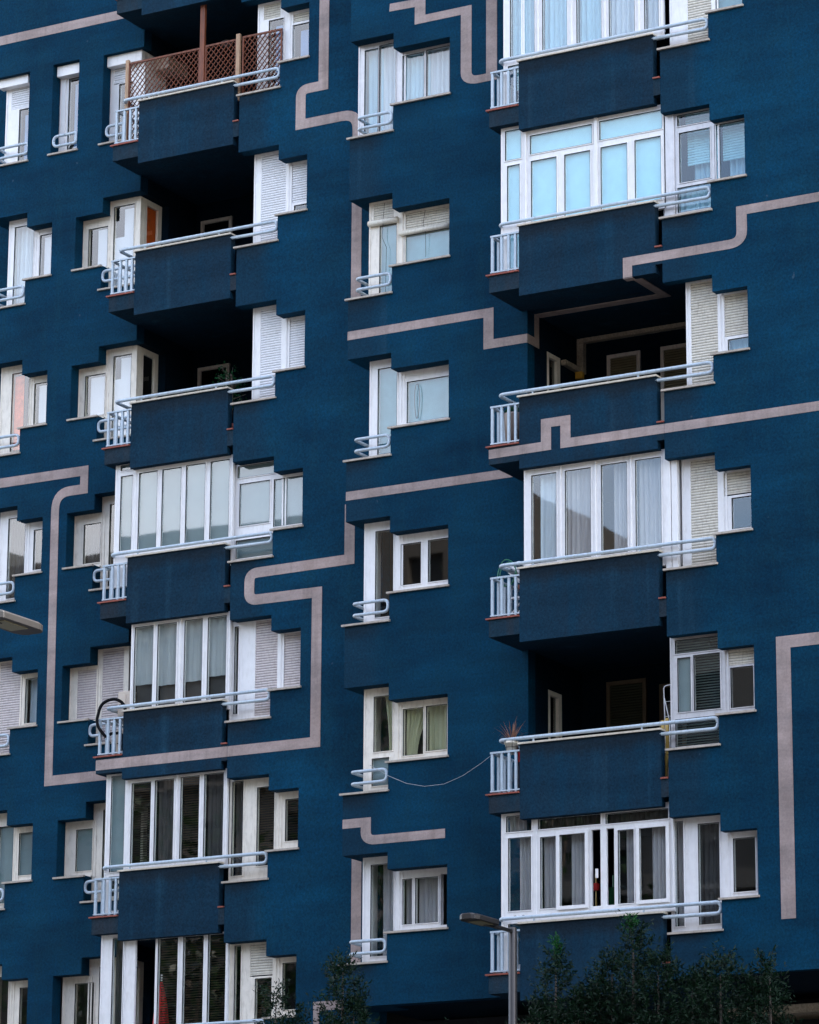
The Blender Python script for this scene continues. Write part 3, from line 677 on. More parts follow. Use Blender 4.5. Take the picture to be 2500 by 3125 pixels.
# cord-hung blinds and folded ends on the second centre window
# windows at the right corner of plane L (short, tall, and the pane that turns into the loggia)
LW = [
 (1, -40.15, [('g',-39.95,23.12,-39.50,23.95,'bwl'),('g',-39.36,22.65,-38.89,24.31,'bwt')], CREAM, None, ORANGE),
 (2, -40.12, [('g',-39.93,20.12,-39.46,20.95,'bwa'),('g',-39.28,19.62,-38.87,21.25,'bwm')], CREAM, None, None),
 (3, -40.1, [('g',-39.86,17.20,-39.47,17.97,'cd'),('g',-39.27,16.70,-38.9,18.3,'')], CREAM, None, None),
 (4, -40.1, [('s',-39.92,14.13,-39.44,15.12),('s',-39.35,13.64,-38.86,15.46)], CREAM, SHUT_P, None),
 (5, -40.09, [('g',-39.83,11.28,-39.47,12.06,'film'),('g',-39.23,10.75,-38.9,12.39,'')], CREAM, None, None),
 (6, -40.05, [('g',-39.76,8.34,-39.34,9.17,''),('g',-39.22,7.85,-38.9,9.45,'')], CREAM, None, None)]
for i, jx, prims, mat, smat, side in LW:
    T = TL[i]
    w = window('window', YL+TH+.02, [(jx, T-DSS, -39.38, T-DS+.03), (-39.48, T-DTS, -38.76, T+.02)], prims, mat, smat or SHUT_W, True)
    MB().box(-38.86, -38.74, 1.935, 2.05, T-DTS, T-.002).build('corner_post', mat, w, bevel=.005)
    m = MB(); m.grid('x', -38.80, -38.74, [(2.05, T-DTS, 2.679, T-.002)], [(2.17, T-DTS+.12, 2.55, T-.12)]); m.build('frame', mat, w, bevel=.004)
    MB().box(-38.775, -38.77, 2.165, 2.555, T-DTS+.115, T-.115).build('pane', GLASS, w)
    if side: MB().box(-38.83, -38.825, 2.13, 2.6, T-DTS+.1, T-.1).build('panel', side, w)
T = TL[0]
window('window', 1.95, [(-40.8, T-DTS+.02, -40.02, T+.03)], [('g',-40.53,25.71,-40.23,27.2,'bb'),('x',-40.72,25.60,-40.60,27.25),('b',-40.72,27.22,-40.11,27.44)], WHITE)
w = window('window', 1.95, [(-39.6, T-DTS+.02, -38.78, T+.03)], [('s',-39.46,26.88,-39.18,27.25),('g',-39.32,25.64,-39.0,26.86,''),('b',-39.52,27.20,-38.70,27.42)], WHITE, SHUT_W)
MB().box(-38.86, -38.70, 1.9, 2.66, T-DTS, T-.002).build('side_jamb', WHITE, w)
MB().box(-38.69, -38.35, 2.2, 2.9, 27.12, 27.38).build('shutter_box', BEIGE, w, bevel=.01)

# joined slats of the smaller shutters
for nm, lst in stuff_slats.items():
    m = MB()
    for mb_, mt in lst: m.add(mb_.v, mb_.f)
    m.build('shutter_slats', lst[0][1], BLD, kind='stuff')

# ------------------------------------------------------------------ glazed-in balconies
def enclosure(y, outer, prims, mat=WHITE, posts=()):
    par = window('glazed_enclosure', y, outer, prims, mat, depth=.06)
    for (a, b, c, d) in posts: MB().box(a, c, y-.035, y+.05, b, d).build('mullion', mat, par, bevel=.004)
    return par
q1, q2, q3, q4 = TQ[1], TQ[2], TQ[3], TQ[5]
# front plane, top (cut by the frame): curtains
enclosure(-1.0, [(-29.15, 23.46, -28.76, 26.1), (-28.76, 24.2, -26.04, 26.1)],
  [('g',-29.01,24.39,-28.53,26.0,'cb'),('g',-28.37,24.39,-27.89,26.0,'cb'),('g',-27.7,24.4,-27.22,26.0,'cb'),('g',-27.07,24.4,-26.58,26.0,'cw'),('g',-26.39,24.41,-26.12,26.0,'cw'),('g',-29.05,23.55,-28.80,24.25,'in')],
  posts=[(-28.46,24.3,-28.44,26),(-27.80,24.3,-27.78,26),(-27.15,24.3,-27.13,26),(-26.5,24.3,-26.47,26)])
# second from top: pale roller blinds with a top row
enclosure(-1.0, [(-29.20, 20.42, -28.74, 23.13), (-28.75, 21.12, -26.02, 23.0)],
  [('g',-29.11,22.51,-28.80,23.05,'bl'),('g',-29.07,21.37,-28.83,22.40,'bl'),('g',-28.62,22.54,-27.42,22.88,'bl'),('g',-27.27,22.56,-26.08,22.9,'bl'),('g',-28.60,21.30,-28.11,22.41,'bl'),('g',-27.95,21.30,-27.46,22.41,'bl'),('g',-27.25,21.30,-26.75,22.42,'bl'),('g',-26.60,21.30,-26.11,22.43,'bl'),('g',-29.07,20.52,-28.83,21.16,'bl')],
  posts=[(-27.37,21.2,-27.31,22.98),(-28.72,21.2,-28.69,22.95)])
e = enclosure(-1.0, [(-28.76, 14.9, -26.10, 16.90)],
  [('g',-28.61,15.22,-28.14,16.76,'cwr'),('g',-27.97,15.22,-27.49,16.76,'cg'),('g',-27.29,15.22,-26.81,16.77,'cgr'),('g',-26.65,15.22,-26.18,16.77,'cg')],
  posts=[(-28.06,15.1,-28.04,16.85),(-27.40,15.1,-27.38,16.85),(-26.74,15.1,-26.72,16.85)])
for a, b in ((-26.10, -26.0), (-25.985, -25.88)): MB().box(a, b, -1.02, -.94, 14.4, 16.95).build('mullion', WHITE, e, bevel=.005)
MB().box(-26.1, -25.9, -.94, .3, 14.4, 16.95).build('side_panel', WHITE, e)
# lowest front enclosure with sliding sashes and grey curtains
e = enclosure(-1.0, [(-29.20, 8.40, -28.56, 11.02), (-28.57, 9.16, -26.03, 10.95)],
  [('g',-29.1,10.69,-28.63,10.95,'cgl'),('g',-29.06,9.37,-28.64,10.58,'cgr'),('g',-28.50,10.69,-27.35,10.86,'cd'),('g',-27.25,10.68,-26.12,10.84,'cd'),
   ('g',-28.46,9.37,-28.18,10.55,'cg'),('g',-28.11,9.37,-27.62,10.57,'cgr'),('o',-27.53,9.34,-27.36,10.6),('o',-27.25,9.34,-27.11,10.6),('g',-27.03,9.35,-26.75,10.55,'cgr'),('g',-26.65,9.36,-26.16,10.56,'cgr'),('g',-29.06,8.48,-28.64,9.15,'')])
for (a, b, c, d) in ((-28.16, 9.32, -27.57, 10.62), (-26.70, 9.31, -26.10, 10.61)):
    m = MB(); m.grid('y', -1.035, -1.016, [(a, b, c, d)], [(a+.06, b+.06, c-.06, d-.06)]); m.build('sliding_sash', WHITE, e, bevel=.003)
for a in (-28.95, -28.8): MB().box(a, a+.035, -1.018, -1.001, 9.27, 9.285).build('drain_cap', DARK, e)
MB().box(-27.44, -27.40, -1.03, -1.0, 9.8, 9.95).build('handle', WHITE, e)
# second plane enclosures
enclosure(.95, [(-38.48, 16.35, -38.03, 18.75), (-38.04, 16.80, -35.86, 18.6)],
  [('g',-38.36,18.60,-38.10,18.70,'film'),('g',-38.35,17.05,-38.09,18.49,'film'),('g',-37.94,17.00,-37.53,18.50,'film'),('g',-37.42,17.00,-37.0,18.50,'film'),('g',-36.89,17.00,-36.47,18.51,'film'),('g',-36.35,17.00,-35.94,18.51,'film'),('g',-38.35,16.2,-38.09,16.85,'film')][:6])
enclosure(.95, [(-38.03, 13.8, -35.86, 15.63)],
  [('g',-37.95,14.02,-37.54,15.54,'sheet'),('g',-37.44,14.02,-37.03,15.54,'sheet'),('g',-36.85,14.02,-36.46,15.55,'sheet'),('g',-36.34,14.02,-35.94,15.55,'sheet')],
  posts=[(-36.955,13.9,-36.925,15.6)])
enclosure(.95, [(-38.50, 10.25, -38.03, 12.85), (-38.04, 10.9, -35.86, 12.72)],
  [('g',-38.38,11.01,-38.08,12.78,'film'),('g',-37.93,11.10,-37.51,12.61,'vd'),('g',-37.42,11.10,-37.01,12.62,'cd'),('g',-36.86,11.10,-36.46,12.63,'vd'),('g',-36.35,11.10,-35.94,12.64,'cd'),('g',-38.38,10.30,-38.10,10.92,'')],
  posts=[(-36.955,11.0,-36.925,12.7)])
e = enclosure(.95, [(-38.52, 7.3, -37.98, 9.88), (-38.04, 7.95, -35.78, 9.75)],
  [('g',-38.26,7.6,-38.01,9.78,'cd'),('o',-37.77,7.95,-37.34,9.75),('g',-37.27,8.05,-36.85,9.72,'vd'),('g',-36.73,8.05,-36.3,9.72,'vd'),('g',-36.2,8.05,-35.83,9.72,'vd')])
# loggia back doors and windows
OLIVE = simple('dark_olive_shutter', (.045, .05, .026), .6)
def back_opening(x0, x1, z0, z1, y, kind, fm=CREAM):
    m = MB(); m.grid('y', y-.05, y-.001, [(x0, z0, x1, z1)], [(x0+.07, z0+.05, x1-.07, z1-.07)]); par = m.build('window', fm, BLD, bevel=.004)
    MB().box(x0+.07, x1-.07, y-.012, y-.006, z0+.05, z1-.07).build('pane', GLASSD, par)
    if kind == 's': shutter_simple(par, x0+.07, x1-.07, z0+.3, z1-.08, y-.03, SHUTD if kind == 's' and fm is CREAM else OLIVE)
    MB().box(x0+.07, x1-.07, y-.005, y-.002, z0+.05, z1-.07).build('backing', DARK, par)
SHUTD = simple('dull_yellow_shutter', (.20, .17, .09), .6)
def shutter_simple(par, x0, x1, z0, z1, y, mt=SHUT_C):
    m = MB(); v, f = slat_mesh(x1-x0); z = z1-.02
    while z > z0: m.add([(a+(x0+x1)/2, b+y, c+z) for a, b, c in v], f); z -= SLAT_PITCH
    m.build('shutter_curtain', mt, par)
for i in (1, 2): back_opening(-38.45, -37.72, TL[i]-1.2, TL[i]-.06, 3.67, '')
back_opening(-28.66, -28.0, TQ[2]-1.9, TQ[2]-.04, 2.0, 's'); back_opening(-27.6, -26.9, TQ[2]-1.9, TQ[2]-.04, 2.0, 's')
DKF = simple('shaded_brown_frame', (.16, .12, .07), .6)
back_opening(-28.72, -27.95, TQ[4]-1.9, TQ[4]+.1, 2.0, 's', DKF); back_opening(-27.7, -27.2, TQ[4]-1.9, TQ[4]-.04, 2.0, '', DKF)
for T in (TQ[2], TQ[4]):
    m = MB(); m.grid('x', -29.30, -29.22-.002, [(.735, T-DTS, 1.248, T-.205)], [(.82, T-DTS+.08, 1.12, T-.29)]); o = m.build('window', CREAM, BLD, bevel=.004)
    MB().box(-29.28, -29.275, .81, 1.13, T-DTS+.07, T-.28).build('pane', GLASSD, o)
    MB().box(-29.36, -29.31, .74, 1.245, T-DTS, T-.21).build('backing', DARK, o)

# ------------------------------------------------------------------ things on the balconies
# wooden lattice on the top left balcony
yl = .97
t = thing('lattice_screen', 'brown diagonal wooden lattice screen standing behind the handrail of the top left balcony', 'lattice screen', (-36.8, yl, 25.1))
def lattice_panel(x0, x1, z0, z1, top_h=.04, step=.112):
    MB().box(x0, x1, yl-.018, yl+.018, z1-.035, z1).build('frame_rail', WOOD, t); MB().box(x0, x1, yl-.018, yl+.018, z0, z0+.035).build('frame_rail', WOOD, t)
    MB().box(x0, x0+.028, yl-.017, yl+.017, z0+.036, z1-.036).build('frame_rail', WOOD, t); MB().box(x1-.028, x1, yl-.017, yl+.017, z0+.036, z1-.036).build('frame_rail', WOOD, t)
    H = z1-z0; Wd = x1-x0; k = 1.15
    for sgn in (1, -1):
        c = -H/k
        while c < Wd:
            # strip from (c,0) to (c+H/k, H), clipped to the panel
            a, b = max(0, c), min(Wd, c+H/k); za, zb = (a-c)*k, (b-c)*k
            if b-a > .03:
                if sgn > 0: p, q = (x0+a, yl-.006, z0+za), (x0+b, yl-.006, z0+zb)
                else: p, q = (x1-a, yl+.006, z0+za), (x1-b, yl+.006, z0+zb)
                MB().obox(p, q, .010, .024, (0, 1, 0)).build('slat', WOOD, t)
            c += step
lattice_panel(-38.43, -36.80, 25.20, 26.80)
lattice_panel(-36.68, -35.97, 25.60, 26.82)
lattice_panel(-35.84, -34.96, 25.64, 26.84)
MB().box(-38.50, -38.43, yl-.03, yl+.03, 25.1, 26.86).build('post', WOODP, t)
MB().box(-36.79, -36.69, yl-.04, yl+.02, 25.9, 27.70).build('post', WOOD, t)
MB().box(-35.96, -35.88, yl-.05, yl+.01, 25.55, 26.90).build('post', WOODP, t)
t = thing('ceiling_lamp', 'round white ceiling lamp hanging in the dark loggia above the wooden lattice', 'lamp', (-37.48, 2.96, 27.78))
MB().lathe(-37.48, 2.96, [(27.68, .08), (27.70, .11), (27.75, .12), (27.76, .03)], 20).build('lamp_shade', BLIND_REFLW, t, smooth=True)
MB().lathe(-37.48, 2.96, [(27.76, .06), (27.787, .06)], 12).build('ceiling_rose', ALU, t)

# air conditioners
def ac(name_loc, label):
    x, y, z = name_loc
    t = thing('air_conditioner', label, 'air conditioner', (x, y, z), 'air conditioners stacked on the left balcony')
    w, d, h = .30, .60, .50
    MB().box(x-w/2, x+w/2, y, y+d, z+.03, z+h).build('body', BEIGE, t, bevel=.012)
    MB().box(x-w/2+.03, x+w/2-.12, y-.012, y-.001, z+.22, z+.44).build('service_panel', BEIGE, t, bevel=.004)
    MB().box(x-w/2+.05, x+w/2-.16, y-.03, y-.013, z+.235, z+.25).build('handle', BLACKR, t)
    for k in range(8): MB().box(x+w/2, x+w/2+.008, y+.06, y+d-.06, z+.08+k*.05, z+.10+k*.05).build('grille_bar', BEIGE, t)
    for yy in (y+.05, y+d-.1): MB().box(x-w/2+.02, x+w/2-.02, yy, yy+.05, z, z+.03).build('foot', BLACKR, t)
    return t
ac((-38.22, 1.02, 13.16), 'lower beige air conditioner behind the railing bars, under the other one')
ac((-38.20, 1.02, 13.88), 'upper beige air conditioner rising above the handrail beside the glazed balcony')
MB().box(-38.44, -38.0, 1.0, 1.6, 13.80, 13.86).box(-38.42, -38.38, 1.03, 1.07, 13.14, 13.80).box(-38.06, -38.02, 1.5, 1.54, 13.14, 13.80)
st = MB().box(-38.44, -38.0, 1.03, 1.6, 13.83, 13.87).box(-38.435, -38.405, 1.5, 1.53, 13.12, 13.83).box(-38.035, -38.005, 1.5, 1.53, 13.12, 13.83).build('stand', STEELP)
tag(st, 'dark metal stand carrying the upper air conditioner on the left balcony', 'stand')
h1 = MB().tube(rounded([(-38.13, .98, 13.97), (-38.13, .9, 14.12), (-38.28, .84, 14.22), (-38.56, .80, 14.16), (-38.64, .74, 13.75), (-38.44, .80, 13.50)], .25, 6), .03, 10).build('hose', BLACKR, smooth=True)
tag(h1, 'thick black insulated hose looping over the handrail from the upper air conditioner', 'hose')
h2 = MB().tube(rounded([(-38.22, .98, 13.27), (-38.10, .88, 13.42), (-38.14, .86, 13.56), (-38.38, .84, 13.57), (-38.47, .88, 13.48), (-38.46, .95, 13.42)], .15, 6), .028, 10).build('hose', BLACKR, smooth=True)
tag(h2, 'short black hose curling behind the bars from the lower air conditioner', 'hose')

# folding chairs and green hose on the balcony right of centre
def chair(x, y, z, label, dz):
    t = thing('folding_chair', label, 'chair', (x, y, z), 'folded chairs on the balcony')
    for s in (0, .16):
        MB().tube(rounded([(x-.02, y+s, z), (x+.30, y+s+.25, z+.55), (x+.02, y+s+.02, z+.86)], .1, 4), .016, 8).build('leg', SHUT_W, t, smooth=True)
    MB().tube(rounded([(x-.04, y-.03, z+.80+dz), (x+.05, y, z+.86+dz), (x+.38, y+.12, z+.60+dz)], .05, 4), .022, 8).build('armrest', SHUT_W, t, smooth=True)
    MB().tube(rounded([(x-.02, y+.10, z+.83+dz), (x+.06, y+.13, z+.88+dz), (x+.40, y+.24, z+.62+dz)], .05, 4), .02, 8).build('armrest', SHUT_W, t, smooth=True)
    MB().box(x+.04, x+.34, y+.06, y+.16, z+.40, z+.43).build('seat', SHUT_W, t)
    return t
chair(-29.23, -.74, 14.35, 'white folded chair leaning on the balcony above the railing, front one', .10)
chair(-29.16, -.52, 14.35, 'white folded chair leaning on the balcony behind the front folded chair', .22)
hz = MB().tube([(-29.17+.17*math.cos(a), -.86+.02*math.sin(3*a), 15.16+.23*math.sin(a)) for a in [2*math.pi*i/28 for i in range(28)]], .009, 8, closed=True)
hz.tube([(-29.15+.15*math.cos(a), -.84+.02*math.cos(3*a), 15.14+.21*math.sin(a)) for a in [2*math.pi*i/28 for i in range(28)]], .009, 8, closed=True)
tag(hz.build('garden_hose', GREENH, smooth=True), 'coiled green garden hose hanging behind the railing beside the folded chairs', 'hose')
tag(MB().box(-29.05, -28.80, -.7, -.2, 14.90, 14.98).box(-28.98, -28.94, -.65, -.6, 14.33, 14.90).box(-28.98, -28.94, -.3, -.25, 14.33, 14.90).build('side_table', WOOD), 'small brown wooden table behind the railing under the folded chairs', 'table')

# plants
def blades(mb, c, n, L, w, seed, spread=1.0, droop=.5, out=None):
    rnd = random.Random(seed)
    for i in range(n):
        az = rnd.uniform(0, 2*math.pi); el = rnd.uniform(.5, 1.45) if spread >= 1 else rnd.uniform(1.0, 1.5); l = L*rnd.uniform(.55, 1.1)
        p = Vector(c); d = Vector((math.cos(az)*math.cos(el), math.sin(az)*math.cos(el), math.sin(el))); s = Vector((-math.sin(az), math.cos(az), 0)); k = len(mb.v); m = 7
        for j in range(m+1):
            ww = w*(1-j/m)**.8+.001; mb.v += [tuple(p-s*ww/2), tuple(p+s*ww/2)]
            p = p+d*(l/m); d = (d+Vector((0, 0, -droop/m*1.1*j/3))).normalized()
        for j in range(m): mb.f.append((k+2*j, k+2*j+1, k+2*j+3, k+2*j+2))
t = thing('potted_plant', 'dried reddish spiky plant in a cream pot clipped to the right balcony handrail', 'plant', (-28.98, -1.0, 12.0))
MB().lathe(-28.98, -1.03, [(12.00, .085), (12.16, .115), (12.16, .125), (12.20, .125), (12.20, .10), (12.19, .02)], 24).build('pot', POTW, t, smooth=True)
mb = MB(); blades(mb, (-28.98, -1.03, 12.18), 34, .42, .022, 3, 1.0, .5); blades(mb, (-28.98, -1.03, 12.18), 14, .5, .010, 8, 1.0, 2.2); mb.build('leaves', DRYL, t)
m = MB()
for k in range(6):
    a = k*math.pi/3; m.tube([(-28.98+.09*math.cos(a), -1.03+.09*math.sin(a), 11.98), (-28.98+.135*math.cos(a), -1.03+.135*math.sin(a), 12.22)], .003, 5)
for z, r in ((12.0, .093), (12.10, .115)): m.tube([(-28.98+r*math.cos(q*math.pi/10), -1.03+r*math.sin(q*math.pi/10), z) for q in range(20)], .003, 5, closed=True)
m.build('wire_holder', BLACKR, t)
t = thing('planter', 'tall taupe cylindrical planter with low green cushion plant behind the railing bars', 'planter', (-29.1, -.72, 17.38))
MB().lathe(-29.08, -.78, [(17.37, .13), (17.95, .165), (17.97, .165), (17.97, .14), (17.95, .02)], 28).build('pot', POTB, t, smooth=True)
mb = MB()
rnd = random.Random(5)
for i in range(900):
    a = rnd.uniform(0, 6.283); r = .155*math.sqrt(rnd.random()); x, y = -29.08+r*math.cos(a), -.78+r*math.sin(a); z = 17.95+.13*math.sqrt(max(0, 1-(r/.17)**2)); q = rnd.uniform(0, 6.283)
    mb.add([(x, y, z-.03), (x+.008*math.cos(q), y+.008*math.sin(q), z), (x, y, z+.022)], [(0, 1, 2)])
mb.build('foliage', LEAFI, t)
t = thing('indoor_plant', 'bushy dark green ficus in the shaded loggia beside the white shutter', 'plant', (-36.4, 1.5, 19.16))
mb = MB(); tr = MB(); rnd = random.Random(12)
tr.tube([(-36.30, 1.5, 19.3), (-36.28, 1.52, 19.8), (-36.30, 1.5, 20.35)], .02, 7)
for i in range(26):
    a = rnd.uniform(0, 6.28); z0 = rnd.uniform(19.6, 20.4); L = rnd.uniform(.15, .36); p0 = Vector((-36.29, 1.5, z0)); p1 = p0+Vector((math.cos(a)*L, math.sin(a)*L, rnd.uniform(.05, .25)))
    tr.tube([p0, p1], .006, 5)
    for k in range(16):
        q = p0.lerp(p1, rnd.uniform(.2, 1.05))+Vector((rnd.gauss(0, .05), rnd.gauss(0, .05), rnd.gauss(0, .05))); b = rnd.uniform(0, 6.28); dn = Vector((math.cos(b)*.6, math.sin(b)*.6, -.6)).normalized(); s = dn.cross(Vector((0, 0, 1))).normalized(); l = rnd.uniform(.05, .08)
        mb.add([q, q+dn*l*.5+s*l*.28, q+dn*l, q+dn*l*.5-s*l*.28], [(0, 1, 2, 3)])
mb.build('foliage', LEAFI, t); tr.build('stem', BARK, t)
MB().lathe(-36.30, 1.5, [(19.15-.04, .12), (19.35, .16), (19.35, .14), (19.33, .02)], 20).build('pot', TERRA, t, smooth=True)

# laundry and gear on the balcony with the dried plant
t = thing('hanging_bag', 'black cloth bag with red print hanging behind the railing under the dried plant', 'bag', (-28.93, -.95, 11.4))
m = MB(); n = 14
prof = [(11.36, .05), (11.45, .10), (11.65, .13), (11.85, .11), (11.98, .06), (12.05, .02)]
k0 = len(m.v)
for z, r in prof:
    for j in range(n): a = 2*math.pi*j/n; m.v.append((-28.90+r*math.cos(a)*(1+.12*math.sin(3*a)), -.9+r*.6*math.sin(a), z))
for i in range(len(prof)-1):
    for j in range(n): j2 = (j+1) % n; m.f.append((i*n+j, i*n+j2, (i+1)*n+j2, (i+1)*n+j))
m.build('bag_body', FABR, t, smooth=True)
MB().box(-28.90, -28.80, -1.0, -.97, 11.86, 12.04).build('red_patch', REDCL, t)
cl = MB().tube([(-32.36, .05, 12.30), (-32.32, 0.0, 12.28),(-31.89, -0.14, 12.04),(-31.41, -0.32, 11.83),(-30.95, -0.5, 11.71),(-30.48, -0.67, 11.68),(-30.02, -0.85, 11.75),(-29.57, -1.03, 11.89),(-29.29, -1.14, 12.0)], .0042, 6).build('clothes_line', ROPE, smooth=True)
tag(cl, 'thin white line sagging from the cream curtained window across to the right balcony railing', 'rope')
t = thing('drying_rack', 'white folded metal drying rack leaning behind the grey sliding window on the right balcony', 'drying rack', (-26.3, -.6, 11.33))
MB().tube(rounded([(-26.32, -.62, 11.36), (-26.36, -.62, 12.96), (-26.20, -.62, 12.98), (-26.18, -.62, 11.36)], .05, 5), .010, 8).build('frame', SHUT_W, t, smooth=True)
for z in (11.7, 11.95, 12.2, 12.45, 12.7): MB().tube([(-26.34, -.62, z), (-26.19, -.62, z)], .004, 6).build('rung', SHUT_W, t)
MB().tube([(-26.33, -.66, 12.75), (-26.24, -.66, 12.35), (-26.22, -.7, 11.36)], .009, 8).build('leg', SHUT_W, t)
t = thing('folded_parasol', 'yellow folded plastic stand wedged in the gap beside the right balcony parapet', 'stand', (-26.2, -.85, 11.35))
MB().box(-26.29, -26.23, -.90, -.86, 11.75, 12.33).build('panel', YELLOW, t, bevel=.008); MB().box(-26.21, -26.15, -.90, -.86, 11.75, 12.36).build('panel', YELLOW, t, bevel=.008)
MB().obox((-26.18, -.88, 11.76), (-26.22, -.88, 11.40), .03, .05).build('leg', YELLOW, t); MB().obox((-26.25, -.88, 11.76), (-26.24, -.88, 11.60), .03, .05).build('leg', YELLOW, t)
m = MB(); m.tube([(-28.05+.0+.3*math.cos(a), .2, 11.93+.22*math.sin(a)) for a in [math.pi*i/12 for i in range(13)]], .022, 8)
tag(m.build('plastic_hoop', BLUEP, smooth=True), 'blue plastic hoop showing just above the coping of the dark right balcony', 'hoop')
tag(MB().box(-27.45, -26.95, 1.7, 1.95, 11.4, 12.45).build('cardboard_box', simple('cardboard', (.30, .19, .11), .8)), 'brown cardboard box standing at the back of the dark right loggia', 'box')
# broom inside the open sliding window
t = thing('broom', 'green and dark brooms standing inside the open sliding window of the lowest right enclosure', 'broom', (-27.75, -.3, 8.5))
MB().tube([(-27.80, -.3, 8.6), (-27.80, -.3, 10.0)], .014, 8).build('handle', YELLOW, t); MB().box(-27.92, -27.76, -.34, -.26, 9.72, 9.84).build('brush_head', REDCL, t)
MB().tube([(-27.48, -.3, 8.6), (-27.48, -.3, 9.95)], .014, 8).build('handle', GREENH, t); MB().box(-27.54, -27.40, -.34, -.26, 9.45, 9.75).build('brush_head', LEAFI, t)
# closed red parasol behind the bottom left glazing
t = thing('closed_parasol', 'closed red parasol standing behind the bottom left balcony glazing', 'parasol', (-37.6, 1.45, 7.0))
m = MB(); n = 16; k0 = 0
for z, r in ((7.1, .17), (8.0, .14), (8.6, .09), (8.94, .03), (9.04, .010)):
    for j in range(n): a = 2*math.pi*j/n; rr_ = r*(1+.28*(j % 2)); m.v.append((-37.52+rr_*math.cos(a), 1.45+rr_*math.sin(a), z))
for i in range(4):
    for j in range(n): j2 = (j+1) % n; m.f.append((i*n+j, i*n+j2, (i+1)*n+j2, (i+1)*n+j))
m.build('canopy', REDCL, t); MB().tube([(-37.52, 1.45, 6.9), (-37.52, 1.45, 9.15)], .018, 8).build('pole', SHUT_W, t)
# cords and rolled blind on the second centre window
for (x, z0, z1, dx, lab) in ((-32.27, 20.95, 22.66, .05, 'thin cord hanging before the glazed door under the yellowed rolled blind'), (-31.42, 21.5, 22.38, .01, 'thin cord hanging before the broad yellowed rolled blind of the short window')):
    tag(MB().tube([(x, .24, z1), (x-.03, .22, (z0+z1)/2+.2), (x+dx, .24, (z0+z1)/2), (x+dx*.5, .26, z0)], .004, 5).build('pull_cord', BLACKR), lab, 'cord')
def rolled(x0, x1, z, r, lab):
    o = MB().tube([(x0, .25, z), (x1, .25, z-.0)], r, 14).build('rolled_blind', SHUT_C, smooth=True); tag(o, lab, 'blind')
rolled(-32.60, -32.00, 22.31, .055, 'rolled yellowed blind over the glazed door, second window down in the centre')
rolled(-31.95, -30.95, 22.02, .045, 'broad rolled yellowed blind across the short window, second window down in the centre')
lp = MB().tube([(-31.58+.05*math.sin(a)*(1+.2*math.cos(a)), .262, 18.83+.32*math.cos(a)) for a in [2*math.pi*i/30 for i in range(30)]], .007, 6, closed=True).build('cable_loop', simple('grey_cable', (.25, .27, .28), .5), smooth=True)
tag(lp, 'narrow grey cord loop hanging against the slatted blind of the third centre window', 'cord')

# ------------------------------------------------------------------ street lamps
def lamp(x, y, z, sgn, Larm, label):
    t = thing('street_lamp', label, 'street lamp', (x, y, GZ+.13), 'street lamps')
    MB().lathe(x, y, [(GZ+.13, .10), (GZ+.5, .10), (GZ+.52, .066), (z+.02, .062), (z+.03, .05)], 24).build('pole', STEELP, t, smooth=True)
    y1 = y+sgn*Larm
    MB().box(x-.03, x+.03, min(y, y+sgn*(Larm-.55)), max(y, y+sgn*(Larm-.55)), z-.05, z-.005).build('arm', STEELP, t, bevel=.006)
    # head: flat tapered box with rounded nose
    ys = [y+sgn*(Larm-.78), y+sgn*(Larm-.70), y+sgn*(Larm-.12), y+sgn*(Larm-.03), y1]; ws = [.07, .15, .155, .12, .07]
    m = MB(); vs = []
    for yy, w in zip(ys, ws):
        for (dx, zz) in ((-w, z-.035), (w, z-.035), (w, z+.028), (w*.8, z+.05), (-w*.8, z+.05), (-w, z+.028)): vs.append((x+dx, yy, zz))
    fs = [tuple(range(6)), tuple(range(24, 30))]
    for i in range(4):
        for j in range(6): j2 = (j+1) % 6; fs.append((i*6+j, i*6+j2, i*6+6+j2, i*6+6+j))
    m.add(vs, fs); m.build('lamp_head', LAMPH, t, bevel=.006)
    a, b = y+sgn*(Larm-.62), y+sgn*(Larm-.24); MB().box(x-.10, x+.10, min(a, b), max(a, b), z-.042, z-.034).build('lens', LAMPG, t)
lamp(-25.23, -8.0, 7.89, -1, 1.38, 'grey street lamp with a slim pole standing before the lowest right balcony')
lamp(-20.28, -28.9, 7.93, 1, 2.1, 'grey street lamp head reaching in from the left edge, its pole out of view')

